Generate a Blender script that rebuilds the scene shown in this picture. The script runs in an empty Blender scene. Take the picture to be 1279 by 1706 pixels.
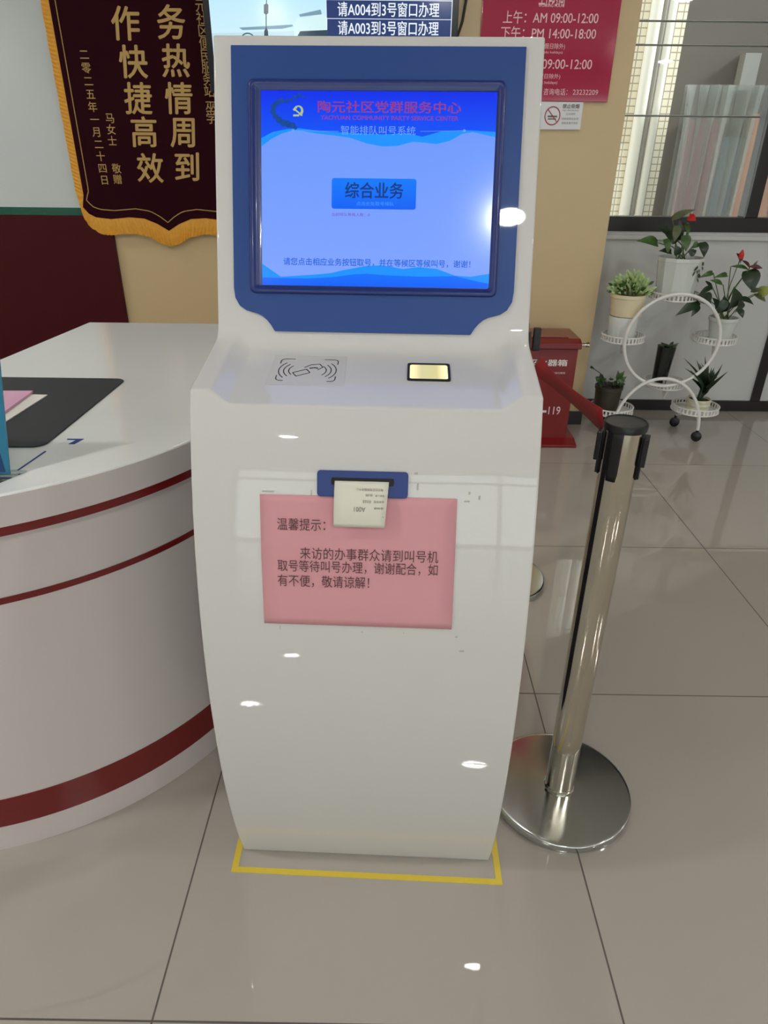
import bpy, bmesh, math, random
from mathutils import Vector, Matrix
random.seed(7)
SC = bpy.context.scene
COL = SC.collection

# ---------------------------------------------------------------- camera
cam_d = bpy.data.cameras.new('camera'); cam = bpy.data.objects.new('camera', cam_d); COL.objects.link(cam)
cam_d.sensor_fit = 'VERTICAL'; cam_d.sensor_height = 24.0; cam_d.lens = 24.0*1113.007/1706.0
cam_d.clip_start = 0.02; cam_d.clip_end = 200
p_, r_, w_ = 0.480994, 0.0111736, -0.0045004
fw = Vector((math.sin(w_)*math.cos(p_), math.cos(w_)*math.cos(p_), -math.sin(p_)))
rt = Vector((math.cos(w_), -math.sin(w_), 0)); up = rt.cross(fw)
r2 = rt*math.cos(r_)+up*math.sin(r_); u2 = up*math.cos(r_)-rt*math.sin(r_)
M = Matrix((r2, u2, -fw)).transposed().to_4x4(); M.translation = Vector((0, 0, 1.29125))
cam.matrix_world = M
SC.camera = cam

# ---------------------------------------------------------------- view, world
SC.view_settings.view_transform = 'Standard'; SC.view_settings.look = 'None'
SC.view_settings.gamma = 1.0; SC.view_settings.use_curve_mapping = False
SC.view_settings.exposure = 0.0
SC.cycles.use_denoising = True
SC.cycles.max_bounces = 10; SC.cycles.diffuse_bounces = 6; SC.cycles.glossy_bounces = 6
SC.cycles.transparent_max_bounces = 12
SC.cycles.sample_clamp_indirect = 0.0; SC.cycles.caustics_reflective = False; SC.cycles.caustics_refractive = False
SKY = 2.5            # strength of the overcast sky
LAMP = 240.0         # emission of the round ceiling lamps
world = bpy.data.worlds.new('overcast_sky'); SC.world = world; world.use_nodes = True
wn = world.node_tree.nodes; wn['Background'].inputs[0].default_value = (0.93, 0.96, 1.0, 1); wn['Background'].inputs[1].default_value = SKY

sun_d = bpy.data.lights.new('weak_sun', 'SUN'); sun_d.energy = 5.0; sun_d.angle = 0.3; sun_d.color = (1, .96, .9)
sun = bpy.data.objects.new('weak_sun', sun_d); COL.objects.link(sun); sun.location = (8, 2, 8)
sun.rotation_euler = Vector((-.80, .25, -.55)).to_track_quat('-Z', 'Y').to_euler()

# ---------------------------------------------------------------- materials
def lin(c):
    c = c/255.0
    return c/12.92 if c <= 0.04045 else ((c+0.055)/1.055)**2.4
def rgb(c): return (lin(c[0]), lin(c[1]), lin(c[2]), 1)
def mat(name, c, rough=0.5, metal=0.0, spec=0.5, coat=0.0, emit=None, es=1.0, var=0.0, vscale=6.0, bump=0.0, bscale=60.0, coat_rough=0.05, sheen=0.0, aniso=0.0, trans=0.0):
    m = bpy.data.materials.new(name); m.use_nodes = True
    nt = m.node_tree; b = nt.nodes['Principled BSDF']
    b.inputs['Base Color'].default_value = rgb(c); b.inputs['Roughness'].default_value = rough
    b.inputs['Metallic'].default_value = metal; b.inputs['Specular IOR Level'].default_value = spec
    b.inputs['Coat Weight'].default_value = coat; b.inputs['Coat Roughness'].default_value = coat_rough
    b.inputs['Sheen Weight'].default_value = sheen; b.inputs['Anisotropic'].default_value = aniso
    b.inputs['Transmission Weight'].default_value = trans
    if emit is not None:
        b.inputs['Emission Color'].default_value = rgb(emit); b.inputs['Emission Strength'].default_value = es
    if var > 0:
        tc = nt.nodes.new('ShaderNodeTexCoord'); no = nt.nodes.new('ShaderNodeTexNoise'); no.inputs['Scale'].default_value = vscale
        no.inputs['Detail'].default_value = 5
        mx = nt.nodes.new('ShaderNodeMix'); mx.data_type = 'RGBA'
        k = 1-var
        mx.inputs['A'].default_value = tuple(x*k for x in rgb(c)[:3])+(1,)
        mx.inputs['B'].default_value = tuple(min(1, x*(1+var)) for x in rgb(c)[:3])+(1,)
        nt.links.new(tc.outputs['Object'], no.inputs['Vector']); nt.links.new(no.outputs['Fac'], mx.inputs['Factor'])
        nt.links.new(mx.outputs['Result'], b.inputs['Base Color'])
    if bump > 0:
        tc = nt.nodes.new('ShaderNodeTexCoord'); no = nt.nodes.new('ShaderNodeTexNoise'); no.inputs['Scale'].default_value = bscale
        bp = nt.nodes.new('ShaderNodeBump'); bp.inputs['Strength'].default_value = bump; bp.inputs['Distance'].default_value = 0.002
        nt.links.new(tc.outputs['Object'], no.inputs['Vector']); nt.links.new(no.outputs['Fac'], bp.inputs['Height'])
        nt.links.new(bp.outputs['Normal'], b.inputs['Normal'])
    return m
def emat(name, c, s=1.0):                     # lit display pixels / lamp faces
    m = mat(name, (4, 4, 6), rough=0.12, emit=c, es=s); return m
def glass_mat(name, tint=(0.93, 0.97, 0.95), refl=1.0):
    m = bpy.data.materials.new(name); m.use_nodes = True; nt = m.node_tree
    for n in list(nt.nodes):
        if n.type == 'BSDF_PRINCIPLED': nt.nodes.remove(n)
    out = nt.nodes['Material Output']
    tr = nt.nodes.new('ShaderNodeBsdfTransparent'); tr.inputs[0].default_value = tint+(1,)
    gl = nt.nodes.new('ShaderNodeBsdfGlossy'); gl.inputs['Roughness'].default_value = 0.01
    fr = nt.nodes.new('ShaderNodeFresnel'); fr.inputs['IOR'].default_value = 1.5
    mx = nt.nodes.new('ShaderNodeMixShader')
    nt.links.new(fr.outputs[0], mx.inputs[0]); nt.links.new(tr.outputs[0], mx.inputs[1]); nt.links.new(gl.outputs[0], mx.inputs[2])
    nt.links.new(mx.outputs[0], out.inputs[0])
    return m
def grid_mat(name, base, line, sx, sz, ox, oz, w, axes='XY', rough=0.1, coat=0.0, var=0.04, spec=0.5, vscale=1.2):
    m = mat(name, base, rough=rough, coat=coat, spec=spec); nt = m.node_tree; b = nt.nodes['Principled BSDF']
    g = nt.nodes.new('ShaderNodeNewGeometry'); s = nt.nodes.new('ShaderNodeSeparateXYZ'); nt.links.new(g.outputs['Position'], s.inputs[0])
    def line_fac(sock, size, off):
        a = nt.nodes.new('ShaderNodeMath'); a.operation = 'SUBTRACT'; nt.links.new(sock, a.inputs[0]); a.inputs[1].default_value = off-size*100
        d = nt.nodes.new('ShaderNodeMath'); d.operation = 'MODULO'; nt.links.new(a.outputs[0], d.inputs[0]); d.inputs[1].default_value = size
        e = nt.nodes.new('ShaderNodeMath'); e.operation = 'SUBTRACT'; nt.links.new(d.outputs[0], e.inputs[0]); e.inputs[1].default_value = size/2
        f = nt.nodes.new('ShaderNodeMath'); f.operation = 'ABSOLUTE'; nt.links.new(e.outputs[0], f.inputs[0])
        h = nt.nodes.new('ShaderNodeMath'); h.operation = 'GREATER_THAN'; nt.links.new(f.outputs[0], h.inputs[0]); h.inputs[1].default_value = size/2-w/2
        return h.outputs[0]
    a1 = line_fac(s.outputs[axes[0]], sx, ox); a2 = line_fac(s.outputs[axes[1]], sz, oz)
    mxm = nt.nodes.new('ShaderNodeMath'); mxm.operation = 'MAXIMUM'; nt.links.new(a1, mxm.inputs[0]); nt.links.new(a2, mxm.inputs[1])
    no = nt.nodes.new('ShaderNodeTexNoise'); no.inputs['Scale'].default_value = vscale; no.inputs['Detail'].default_value = 6
    nt.links.new(g.outputs['Position'], no.inputs['Vector'])
    c0 = nt.nodes.new('ShaderNodeMix'); c0.data_type = 'RGBA'
    c0.inputs['A'].default_value = tuple(x*(1-var) for x in rgb(base)[:3])+(1,); c0.inputs['B'].default_value = tuple(x*(1+var) for x in rgb(base)[:3])+(1,)
    nt.links.new(no.outputs['Fac'], c0.inputs['Factor'])
    c1 = nt.nodes.new('ShaderNodeMix'); c1.data_type = 'RGBA'; c1.inputs['B'].default_value = rgb(line)
    nt.links.new(mxm.outputs[0], c1.inputs['Factor']); nt.links.new(c0.outputs['Result'], c1.inputs['A']); nt.links.new(c1.outputs['Result'], b.inputs['Base Color'])
    rr = nt.nodes.new('ShaderNodeMapRange'); rr.inputs['To Min'].default_value = rough; rr.inputs['To Max'].default_value = 0.7
    nt.links.new(mxm.outputs[0], rr.inputs['Value']); nt.links.new(rr.outputs[0], b.inputs['Roughness'])
    return m
MT = {}
def mk(key, *a, **k): MT[key] = mat(key, *a, **k); return MT[key]
mk('kiosk_white', (216, 215, 212), rough=0.45, spec=0.25, coat=1.0, coat_rough=0.02)
mk('bezel_blue', (32, 74, 146), rough=0.4, spec=0.3, coat=0.6, coat_rough=0.02)
mk('rim_blue', (18, 44, 118), rough=0.3, coat=0.15)
mk('door_navy', (22, 24, 40), rough=0.4)
mk('slot_blue', (36, 62, 132), rough=0.4)
mk('black_plastic', (20, 20, 22), rough=0.35)
mk('dark_hole', (12, 13, 18), rough=0.6)
mk('pink_paper', (222, 160, 168), rough=0.85, var=0.02, vscale=9)
mk('white_paper', (236, 234, 226), rough=0.85)
mk('ticket_paper', (228, 226, 212), rough=0.7)
mk('print_ink', (96, 64, 66), rough=0.8)
mk('grey_ink', (120, 116, 108), rough=0.8)
mk('black_ink', (40, 38, 40), rough=0.8)
mk('reader_film', (208, 207, 204), rough=0.25)
mk('yellow_tape', (222, 196, 66), rough=0.45)
mk('desk_white', (232, 235, 234), rough=0.16, coat=0.3, var=0.01)
mk('desk_body', (206, 198, 196), rough=0.3, var=0.02, vscale=3)
mk('desk_red', (112, 22, 24), rough=0.3)
mk('mat_black', (46, 50, 54), rough=0.6, bump=0.15, bscale=900)
mk('sign_blue', (44, 122, 156), rough=0.15, coat=0.5)
mk('sign_navy', (26, 66, 116), rough=0.2, coat=0.5)
mk('ink_blue', (44, 66, 140), rough=0.6)
mk('beige_wall', (213, 190, 147), rough=0.32, var=0.02, vscale=1.5)
mk('white_wall', (204, 206, 206), rough=0.45, var=0.02, vscale=2)
mk('plain_white', (228, 227, 222), rough=0.7)
mk('wall_red', (72, 8, 16), rough=0.5, spec=0.2)
mk('board_glass', (206, 214, 214), rough=0.08, coat=0.6)
mk('board_edge', (22, 92, 76), rough=0.2)
mk('frame_black', (34, 30, 30), rough=0.35)
mk('velvet', (46, 10, 20), rough=0.9, spec=0.1, bump=0.2, bscale=500)
mk('gold_thread', (196, 160, 92), rough=0.55)
mk('poster_red', (178, 34, 74), rough=0.08, coat=0.5)
mk('poster_text', (244, 206, 212), rough=0.4)
mk('sign_white', (232, 234, 238), rough=0.4)
mk('sign_red', (176, 60, 78), rough=0.5)
mk('box_red', (124, 20, 24), rough=0.3, coat=0.3)
mk('box_white', (240, 232, 232), rough=0.5)
mk('belt_red', (158, 20, 34), rough=0.7, bump=0.3, bscale=700)
mk('stand_white', (232, 232, 230), rough=0.35)
mk('pot_white', (214, 220, 216), rough=0.25)
mk('pot_cream', (232, 220, 186), rough=0.3)
mk('pot_dark', (30, 34, 32), rough=0.2)
mk('pot_brown', (60, 56, 46), rough=0.4)
mk('pot_ivory', (224, 222, 196), rough=0.35)
mk('soil', (52, 40, 30), rough=0.95, bump=0.6)
mk('leaf_dark', (38, 56, 36), rough=0.35, var=0.25, vscale=20)
mk('leaf_mid', (66, 98, 46), rough=0.35, var=0.25, vscale=18)
mk('leaf_light', (182, 206, 142), rough=0.45, var=0.18, vscale=25)
mk('leaf_olive', (84, 92, 56), rough=0.4, var=0.2)
mk('leaf_yellow', (160, 172, 84), rough=0.4, var=0.2)
mk('leaf_maroon', (84, 34, 36), rough=0.4, var=0.2)
mk('stem_green', (96, 118, 70), rough=0.5)
mk('flower_red', (206, 52, 44), rough=0.3)
mk('steel', (206, 199, 184), rough=0.10, metal=1.0)
mk('steel_base', (200, 204, 202), rough=0.16, metal=1.0)
mk('screw_dark', (60, 50, 44), rough=0.4, metal=0.6)
mk('tile_grout', (90, 84, 76), rough=0.8)
mk('tv_bezel', (16, 20, 32), rough=0.2)
mk('pipe_white', (236, 232, 224), rough=0.5)
mk('pipe_grey', (150, 146, 140), rough=0.5)
mk('sheet_grey', (140, 140, 138), rough=0.5, var=0.2, vscale=3)
mk('outside_dark', (92, 86, 82), rough=0.8, var=0.2, vscale=2)
mk('outside_maroon', (118, 84, 86), rough=0.7, var=0.2)
mk('outside_blue', (100, 108, 116), rough=0.7, var=0.15)
mk('outside_brick', (190, 140, 116), rough=0.8, var=0.1)
mk('ground_grey', (130, 128, 124), rough=0.9)
MT['window_glass'] = glass_mat('window_glass')
MT['clear_acrylic'] = glass_mat('clear_acrylic', (0.9, 0.95, 0.95))
MT['lamp_face'] = emat('lamp_face', (254, 252, 249), LAMP)
MT['floor_tile'] = grid_mat('floor_tile', (174, 168, 159), (84, 78, 72), .8, .805, .41436, 1.405, .0035, 'XY', rough=0.02, coat=0.0, var=0.035, spec=0.8)
MT['facade_tile'] = grid_mat('facade_tile', (246, 238, 220), (176, 164, 146), .045, .045, 0, 0, .007, 'XZ', rough=0.5, var=0.05)

# ---------------------------------------------------------------- mesh helpers
class MB:
    def __init__(s): s.v = []; s.f = []; s.mi = []; s.m = 0
    def add(s, vs, fs):
        n = len(s.v); s.v += [tuple(v) for v in vs]; s.f += [tuple(i+n for i in f) for f in fs]; s.mi += [s.m]*len(fs); return s
    def box(s, a, b, rot=None, c=None):
        vs = [(x, y, z) for x in (a[0], b[0]) for y in (a[1], b[1]) for z in (a[2], b[2])]
        if rot is not None:
            cc = Vector(c) if c is not None else (Vector(a)+Vector(b))/2
            vs = [tuple(rot @ (Vector(v)-cc)+cc) for v in vs]
        return s.add(vs, [(0, 1, 3, 2), (4, 6, 7, 5), (0, 4, 5, 1), (2, 3, 7, 6), (0, 2, 6, 4), (1, 5, 7, 3)])
    def prism(s, pts, fn0, fn1):            # outline pts -> two caps
        n = len(pts); vs = [fn0(p) for p in pts]+[fn1(p) for p in pts]
        fs = [tuple(range(n))[::-1], tuple(range(n, 2*n))]+[(i, (i+1) % n, n+(i+1) % n, n+i) for i in range(n)]
        return s.add(vs, fs)
    def poly(s, vs): return s.add(vs, [tuple(range(len(vs)))])
    def lathe(s, prof, c, n=40, axis=(0, 0, 1), cap=True, squash=1.0):
        ax = Vector(axis).normalized(); t = Vector((1, 0, 0)) if abs(ax.x) < .9 else Vector((0, 1, 0))
        e1 = (t-ax*t.dot(ax)).normalized(); e2 = ax.cross(e1); c = Vector(c)
        vs = []; fs = []
        for r, h in prof:
            for i in range(n):
                a = 2*math.pi*i/n; vs.append(c+ax*h+(e1*math.cos(a)+e2*math.sin(a))*r)
        for j in range(len(prof)-1):
            for i in range(n): fs.append((j*n+i, j*n+(i+1) % n, (j+1)*n+(i+1) % n, (j+1)*n+i))
        if cap:
            fs.append(tuple(range(n))[::-1]); fs.append(tuple(range((len(prof)-1)*n, len(prof)*n)))
        return s.add(vs, fs)
    def tube(s, path, r, n=10, closed=False):
        P = [Vector(p) for p in path]; N = len(P); rs = r if isinstance(r, (list, tuple)) else [r]*N
        vs = []; fs = []; ref = None
        for i in range(N):
            a = P[(i-1) % N] if (closed or i > 0) else P[0]; b = P[(i+1) % N] if (closed or i < N-1) else P[-1]
            t = (b-a).normalized()
            if ref is None: ref = Vector((0, 0, 1)) if abs(t.z) < .9 else Vector((0, 1, 0))
            e1 = (ref-t*ref.dot(t)).normalized(); ref = e1; e2 = t.cross(e1)
            for k in range(n):
                an = 2*math.pi*k/n; vs.append(P[i]+(e1*math.cos(an)+e2*math.sin(an))*rs[i])
        for i in range(N if closed else N-1):
            j = (i+1) % N
            for k in range(n): fs.append((i*n+k, i*n+(k+1) % n, j*n+(k+1) % n, j*n+k))
        if not closed: fs += [tuple(range(n))[::-1], tuple(range((N-1)*n, N*n))]
        return s.add(vs, fs)
    def grid(s, rows):
        n = len(rows[0]); vs = [v for r in rows for v in r]
        return s.add(vs, [(j*n+i, j*n+i+1, (j+1)*n+i+1, (j+1)*n+i) for j in range(len(rows)-1) for i in range(n-1)])
    def obj(s, name, m, parent=None, smooth=False, bevel=0, seg=2, fix=True, wn=False, angle=35, solid=0):
        me = bpy.data.meshes.new(name); me.from_pydata(s.v, [], s.f)
        mats = m if isinstance(m, list) else [m]
        for x in mats: me.materials.append(MT[x] if isinstance(x, str) else x)
        if len(mats) > 1:
            for p, i in zip(me.polygons, s.mi): p.material_index = i
        if fix:
            bm = bmesh.new(); bm.from_mesh(me); bmesh.ops.remove_doubles(bm, verts=bm.verts, dist=1e-6); bmesh.ops.recalc_face_normals(bm, faces=bm.faces); bm.to_mesh(me); bm.free()
        if smooth:
            me.polygons.foreach_set('use_smooth', [True]*len(me.polygons))
            me.set_sharp_from_angle(angle=math.radians(angle))
        o = bpy.data.objects.new(name, me); COL.objects.link(o)
        if parent is not None: o.parent = parent
        if solid:
            md = o.modifiers.new('thickness', 'SOLIDIFY'); md.thickness = solid; md.offset = 0
        if bevel:
            md = o.modifiers.new('bevel', 'BEVEL'); md.width = bevel; md.segments = seg; md.limit_method = 'ANGLE'; md.angle_limit = math.radians(32)
            if wn: md.harden_normals = True
        return o
def props(o, label=None, cat=None, group=None, kind=None):
    if label: o['label'] = label
    if cat: o['category'] = cat
    if group: o['group'] = group
    if kind: o['kind'] = kind
    return o
def empty(name, loc, label, cat, rz=0.0, group=None, kind=None):
    o = bpy.data.objects.new(name, None); COL.objects.link(o); o.location = loc; o.rotation_euler = (0, 0, rz); o.empty_display_size = .1
    return props(o, label, cat, group, kind)
def recenter(o):                             # puts a mesh thing's origin at its base
    vs = [v.co.copy() for v in o.data.vertices]
    c = Vector((sum(v.x for v in vs)/len(vs), sum(v.y for v in vs)/len(vs), min(v.z for v in vs)))
    o.data.transform(Matrix.Translation(-c)); o.location = c; return o
def under(o, root):                          # parent with geometry authored in world coordinates (root not rotated)
    o.data.transform(Matrix.Translation(-Vector(root.location))); o.parent = root; return o
def struct(o): o['kind'] = 'structure'; return o

# ---------------------------------------------------------------- lettering
_cache = {}
def glyphs(txt, bold=0.0):
    k = (txt, bold)
    if k not in _cache:
        c = bpy.data.curves.new('lettering', 'FONT'); c.body = txt; c.size = 1; c.resolution_u = 3
        o = bpy.data.objects.new('lettering', c); COL.objects.link(o)
        dg = bpy.context.evaluated_depsgraph_get(); me = bpy.data.meshes.new_from_object(o.evaluated_get(dg))
        v0 = [(v.co.x, v.co.y) for v in me.vertices]; f0 = [tuple(p.vertices) for p in me.polygons]
        bpy.data.objects.remove(o); bpy.data.curves.remove(c); bpy.data.meshes.remove(me)
        vs, fs = [], []
        for dx, dy in ((0, 0), (bold, 0), (-bold, 0), (0, bold*.7), (0, -bold*.7)) if bold else ((0, 0),):
            n = len(vs); vs += [(x+dx, y+dy) for x, y in v0]; fs += [tuple(i+n for i in f) for f in f0]
        _cache[k] = (vs, fs)
    return _cache[k]
def lay(mb, pts, fs, fn, copies):
    """letter outlines -> surface; the overlaid bold copies sit a hair above one another"""
    n = len(pts)//copies; e = 1e-4
    for k in range(copies):
        out = []
        for u, v in pts[k*n:(k+1)*n]:
            p = Vector(fn(u, v))
            if k:
                nr = (Vector(fn(u+e, v))-p).cross(Vector(fn(u, v+e))-p).normalized(); p = p+nr*(.00010*k)
            out.append(p)
        m_ = len(fs)//copies
        mb.add(out, [tuple(i-k*n for i in f) for f in fs[k*m_:(k+1)*m_]])
def text_fit(mb, txt, u0, u1, vc, h, fn, bold=0.0, flip=False, shear=0.0):
    """text stretched to [u0,u1] wide, h tall (ink), centred at vc; fn(u,v)->3D"""
    vs, fs = glyphs(txt, bold); xs = [v[0] for v in vs]; ys = [v[1] for v in vs]
    x0, x1, y0, y1 = min(xs), max(xs), min(ys), max(ys)
    out = []
    for x, y in vs:
        a = (x-x0)/(x1-x0); b = (y-y0)/(y1-y0)-.5
        if flip: a, b = 1-a, -b
        out.append((u0+(u1-u0)*a+shear*b*h, vc+b*h))
    lay(mb, out, fs, fn, 5 if bold else 1)
def char_at(mb, ch, u, v, s, fn, bold=0.0, sx=1.0, shear=0.0):
    vs, fs = glyphs(ch, bold)
    lay(mb, [(u+((x-.5)+shear*(y-.36))*s*sx, v+(y-.36)*s) for x, y in vs], fs, fn, 5 if bold else 1)
def rrect(x0, x1, y0, y1, r, n=5):
    pts = []
    for cx, cy, a0 in ((x1-r, y1-r, 0), (x0+r, y1-r, 90), (x0+r, y0+r, 180), (x1-r, y0+r, 270)):
        for i in range(n+1):
            a = math.radians(a0+90*i/n); pts.append((cx+r*math.cos(a), cy+r*math.sin(a)))
    return pts

# ================================================================ THE ROOM
X0, X1, YB, HC = -4.0, 7.0, -7.0, 2.85
YW, YL = 3.58, 3.85                       # beige wall face, wall under the window
struct(MB().box((X0-.2, YB-.2, -.1), (X1+.2, YL+.1, 0)).obj('floor', 'floor_tile'))
struct(MB().box((X0-.2, YB-.2, HC), (X1+.2, YL+.1, HC+.1)).obj('ceiling', 'plain_white'))
struct(MB().box((X0-.2, YB-.2, 0), (X0, YL+.1, HC)).obj('wall_left', 'plain_white'))
struct(MB().box((X1, YB-.2, 0), (X1+.2, YL+.1, HC)).obj('wall_right', 'plain_white'))
struct(MB().box((X0, YW, 0), (1.072, YL+.1, HC)).obj('wall_back', 'beige_wall'))
m = MB()                                   # wall behind the camera, with the glazed entrance opening
m.box((X0, YB-.2, 0), (-2.6, YB, HC)).box((4.6, YB-.2, 0), (X1, YB, HC)).box((-2.6, YB-.2, 2.45), (4.6, YB, HC))
struct(m.obj('wall_front', 'plain_white'))
w2 = MB()
for x in (-2.6, -.8, 1.0, 2.8, 4.54): w2.box((x, YB-.12, 0), (x+.06, YB-.04, 2.45))
w2.box((-2.6, YB-.12, 0), (4.6, YB-.04, .08)); w2.box((-2.6, YB-.12, 2.37), (4.6, YB-.04, 2.45)); w2.box((-2.6, YB-.12, 2.05), (4.6, YB-.04, 2.12))
fr = struct(w2.obj('window_2', 'frame_black'))
MB().box((-2.55, YB-.085, .05), (4.55, YB-.08, 2.4)).obj('glass_pane', 'window_glass', fr)
# the panel wall under the window, its post and base
m = MB(); m.box((1.072, YL, .062), (X1, YL+.1, .985))
struct(m.obj('wall_low', 'white_wall'))
struct(MB().box((1.072, YL-.02, .945), (X1, YL, .968)).obj('trim_1', 'white_wall', bevel=.003))
struct(MB().box((1.072, YL-.015, 0), (X1, YL, .062)).obj('baseboard_back', 'frame_black'))
struct(MB().box((2.150, YL-.012, .062), (2.202, YL, .945)).obj('trim_2', 'frame_black'))
struct(MB().box((X0, YW-.012, 0), (1.084, YW, .075)).box((1.072, YW, 0), (1.084, YL-.015, .075)).obj('baseboard_pillar', 'frame_black'))
# the big window
wf = MB()
wf.box((1.072, YL-.01, .985), (X1, YL+.09, 1.056)).box((1.072, YL-.01, 2.45), (X1, YL+.09, 2.52))
for x in (1.862, 3.6, 5.2): wf.box((x, YL-.01, 1.056), (x+.064, YL+.09, 2.45))
wf.box((1.072, YL-.01, 2.52), (X1, YL+.09, HC))
win = struct(wf.obj('window_1', 'frame_black', bevel=.004))
for x0, x1 in ((1.072, 1.862), (1.926, 3.6), (3.664, 5.2), (5.264, 7)):
    m = MB(); z0, z1 = 1.05, 2.45; dy = .045
    m.add([(x0, YL+.005, z0), (x1, YL+.005, z0), (x1, YL+.005+dy, z1), (x0, YL+.005+dy, z1), (x0, YL+.011, z0), (x1, YL+.011, z0), (x1, YL+.011+dy, z1), (x0, YL+.011+dy, z1)],
          [(0, 1, 2, 3), (4, 7, 6, 5), (0, 4, 5, 1), (1, 5, 6, 2), (2, 6, 7, 3), (3, 7, 4, 0)])
    m.obj('glass_pane', 'window_glass', win)
# dark red wainscot and the frosted glass board above it
struct(MB().box((X0, YW-.02, 0), (-1.375, YW, 1.048)).obj('trim_3', 'wall_red'))
bd = empty('glass_board', (-2.4, YW-.004, 1.05), 'frosted white glass board with a green lower edge, behind the fringed banner', 'board')
MB().box((-1.3, -.006, .034), (1.0, .0, 1.4)).obj('glass_panel', 'board_glass', bd)
props(MB().box((-1.3, -.008, 0), (1.0, .0, .034)).obj('lower_edge', 'board_edge', bd), 'dark green glass edge')

# ================================================================ THE QUEUE KIOSK
XC, YAW = -0.063986, -0.03188
KO = Vector((XC-1.05*math.sin(YAW), 1.05*math.cos(YAW), 0))
kiosk = empty('queue_kiosk', KO, 'white queue ticket kiosk with blue framed touch screen, standing in the middle', 'kiosk', YAW)
def K(x, y, z): return (x, y-1.05, z)
CO = (0.13445708, -0.21535871, 0.42840614, -0.30924087, 0.91266496)
def fy(z): return (((CO[0]*z+CO[1])*z+CO[2])*z+CO[3])*z+CO[4]
def dfy(z): return ((4*CO[0]*z+3*CO[1])*z+2*CO[2])*z+CO[3]
HB, HT = (1.1243, 1.0312), (1.2682, 1.4681); HL = math.hypot(HT[0]-HB[0], HT[1]-HB[1])
HU = ((HT[0]-HB[0])/HL, (HT[1]-HB[1])/HL); HN = (-HU[1], HU[0])
def HP(x, v, d=0.0):                       # point on the head plate
    return K(x, HB[0]+HU[0]*v+HN[0]*d, HB[1]+HU[1]*v+HN[1]*d)
DS = (1.0312-.9926)/(1.1243-.9475); DL = math.hypot(1.1243-.9475, 1.0312-.9926); DU = ((1.1243-.9475)/DL, (1.0312-.9926)/DL)
def DP(x, v, d=0.0):                       # point on the tray floor
    return K(x, .9475+DU[0]*v-DU[1]*d, .9926-.017+DU[1]*v+DU[0]*d)
def FP(x, z, d=0.0):                       # point on the bowed front
    s = dfy(z); n = math.hypot(1, s); return K(x, fy(z)-d/n, z+d*s/n)
def kprof(n):
    zt = .9926-n; P = []
    for _ in range(20): zt = .9926-n+DS*(fy(zt)-.9475)
    for i in range(25): z = zt*i/24; P.append((fy(z), z))
    k = n*1.0775; bk = (HB[0]-.3294*k, HB[1]-k)
    ly, lz = fy(zt), zt
    for i in range(1, 5): P.append((ly+(bk[0]-.022-ly)*i/4, lz+(bk[1]-.0048-lz)*i/4))
    e = (bk[0]+HU[0]*.022, bk[1]+HU[1]*.022); a = P[-1]      # fillet into the head
    for i in range(1, 6):
        t = i/6; P.append(((1-t)**2*a[0]+2*t*(1-t)*bk[0]+t*t*e[0], (1-t)**2*a[1]+2*t*(1-t)*bk[1]+t*t*e[1]))
    for i in range(5): t = .05+.95*i/4; P.append((HB[0]+(HT[0]-HB[0])*t, HB[1]+(HT[1]-HB[1])*t))
    P += [(HT[0]+.062, HT[1]-.02), (1.245, 1.08), (1.225, 1.0), (1.225, 0)]
    return P
st = [(-.2597, 0), (-.2320, 0), (-.2255, .0022), (-.2060, .0148), (-.1990, .017), (-.1, .017), (0, .017), (.1, .017), (.1990, .017), (.2060, .0148), (.2255, .0022), (.2320, 0), (.2597, 0)]
m = MB(); rows = [[K(x, y, z) for y, z in kprof(n)] for x, n in st]; npf = len(rows[0])
vs = [v for r in rows for v in r]; fs = []
for j in range(len(rows)-1):
    for i in range(npf): fs.append((j*npf+i, j*npf+(i+1) % npf, (j+1)*npf+(i+1) % npf, (j+1)*npf+i))
fs.append(tuple(range(npf))); fs.append(tuple(range((len(rows)-1)*npf, len(rows)*npf))[::-1])
m.add(vs, fs)
m.obj('body', 'kiosk_white', kiosk, smooth=True, bevel=.0035, seg=3, angle=50)
# dark service doors on both sides, towards the back
for sx in (-1, 1):
    MB().prism([(1.065, .94), (1.065, .24), (1.085, .16), (1.13, .12), (1.16, .12), (1.195, .16), (1.205, .24), (1.205, .94)], lambda p: K(sx*.2590, p[0], p[1]), lambda p: K(sx*.2612, p[0], p[1])).obj('service_door', 'door_navy', kiosk, bevel=.0006)
# blue bezel plate
half = [(-.231, .4437), (-.231, .078), (-.2288, .062), (-.2215, .0495), (-.2110, .0425), (-.2025, .0400), (-.1920, .0372), (-.1838, .0333), (-.1757, .0268), (-.1693, .0190), (-.163, .0090)]
out = half+[(-x, v) for x, v in half[::-1]]
MB().prism(out, lambda p: HP(p[0], p[1], -.002), lambda p: HP(p[0], p[1], .004)).obj('bezel', 'bezel_blue', kiosk, bevel=.0012, seg=2)
# raised rim round the screen
def ring(mb, loops):
    n = len(loops[0]); vs = [v for l in loops for v in l]
    mb.add(vs, [(j*n+i, j*n+(i+1) % n, (j+1)*n+(i+1) % n, (j+1)*n+i) for j in range(len(loops)-1) for i in range(n)])
def scr_loop(e, d, r): return [HP(x, v, d) for x, v in rrect(-.2040-e, .2025+e, .0690-e, .3945+e, r, 6)]
m = MB(); ring(m, [scr_loop(0, .003, .010), scr_loop(-.001, .008, .009), scr_loop(-.0035, .0095, .008), scr_loop(-.008, .0085, .006), scr_loop(-.0105, .0062, .005), scr_loop(-.0135, .0060, .004), [HP(x, v, .0045) for x, v in rrect(-.1840, .1915, .0765, .3785, .001, 6)]])
m.obj('screen_rim', 'rim_blue', kiosk, smooth=True, angle=60)
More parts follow.
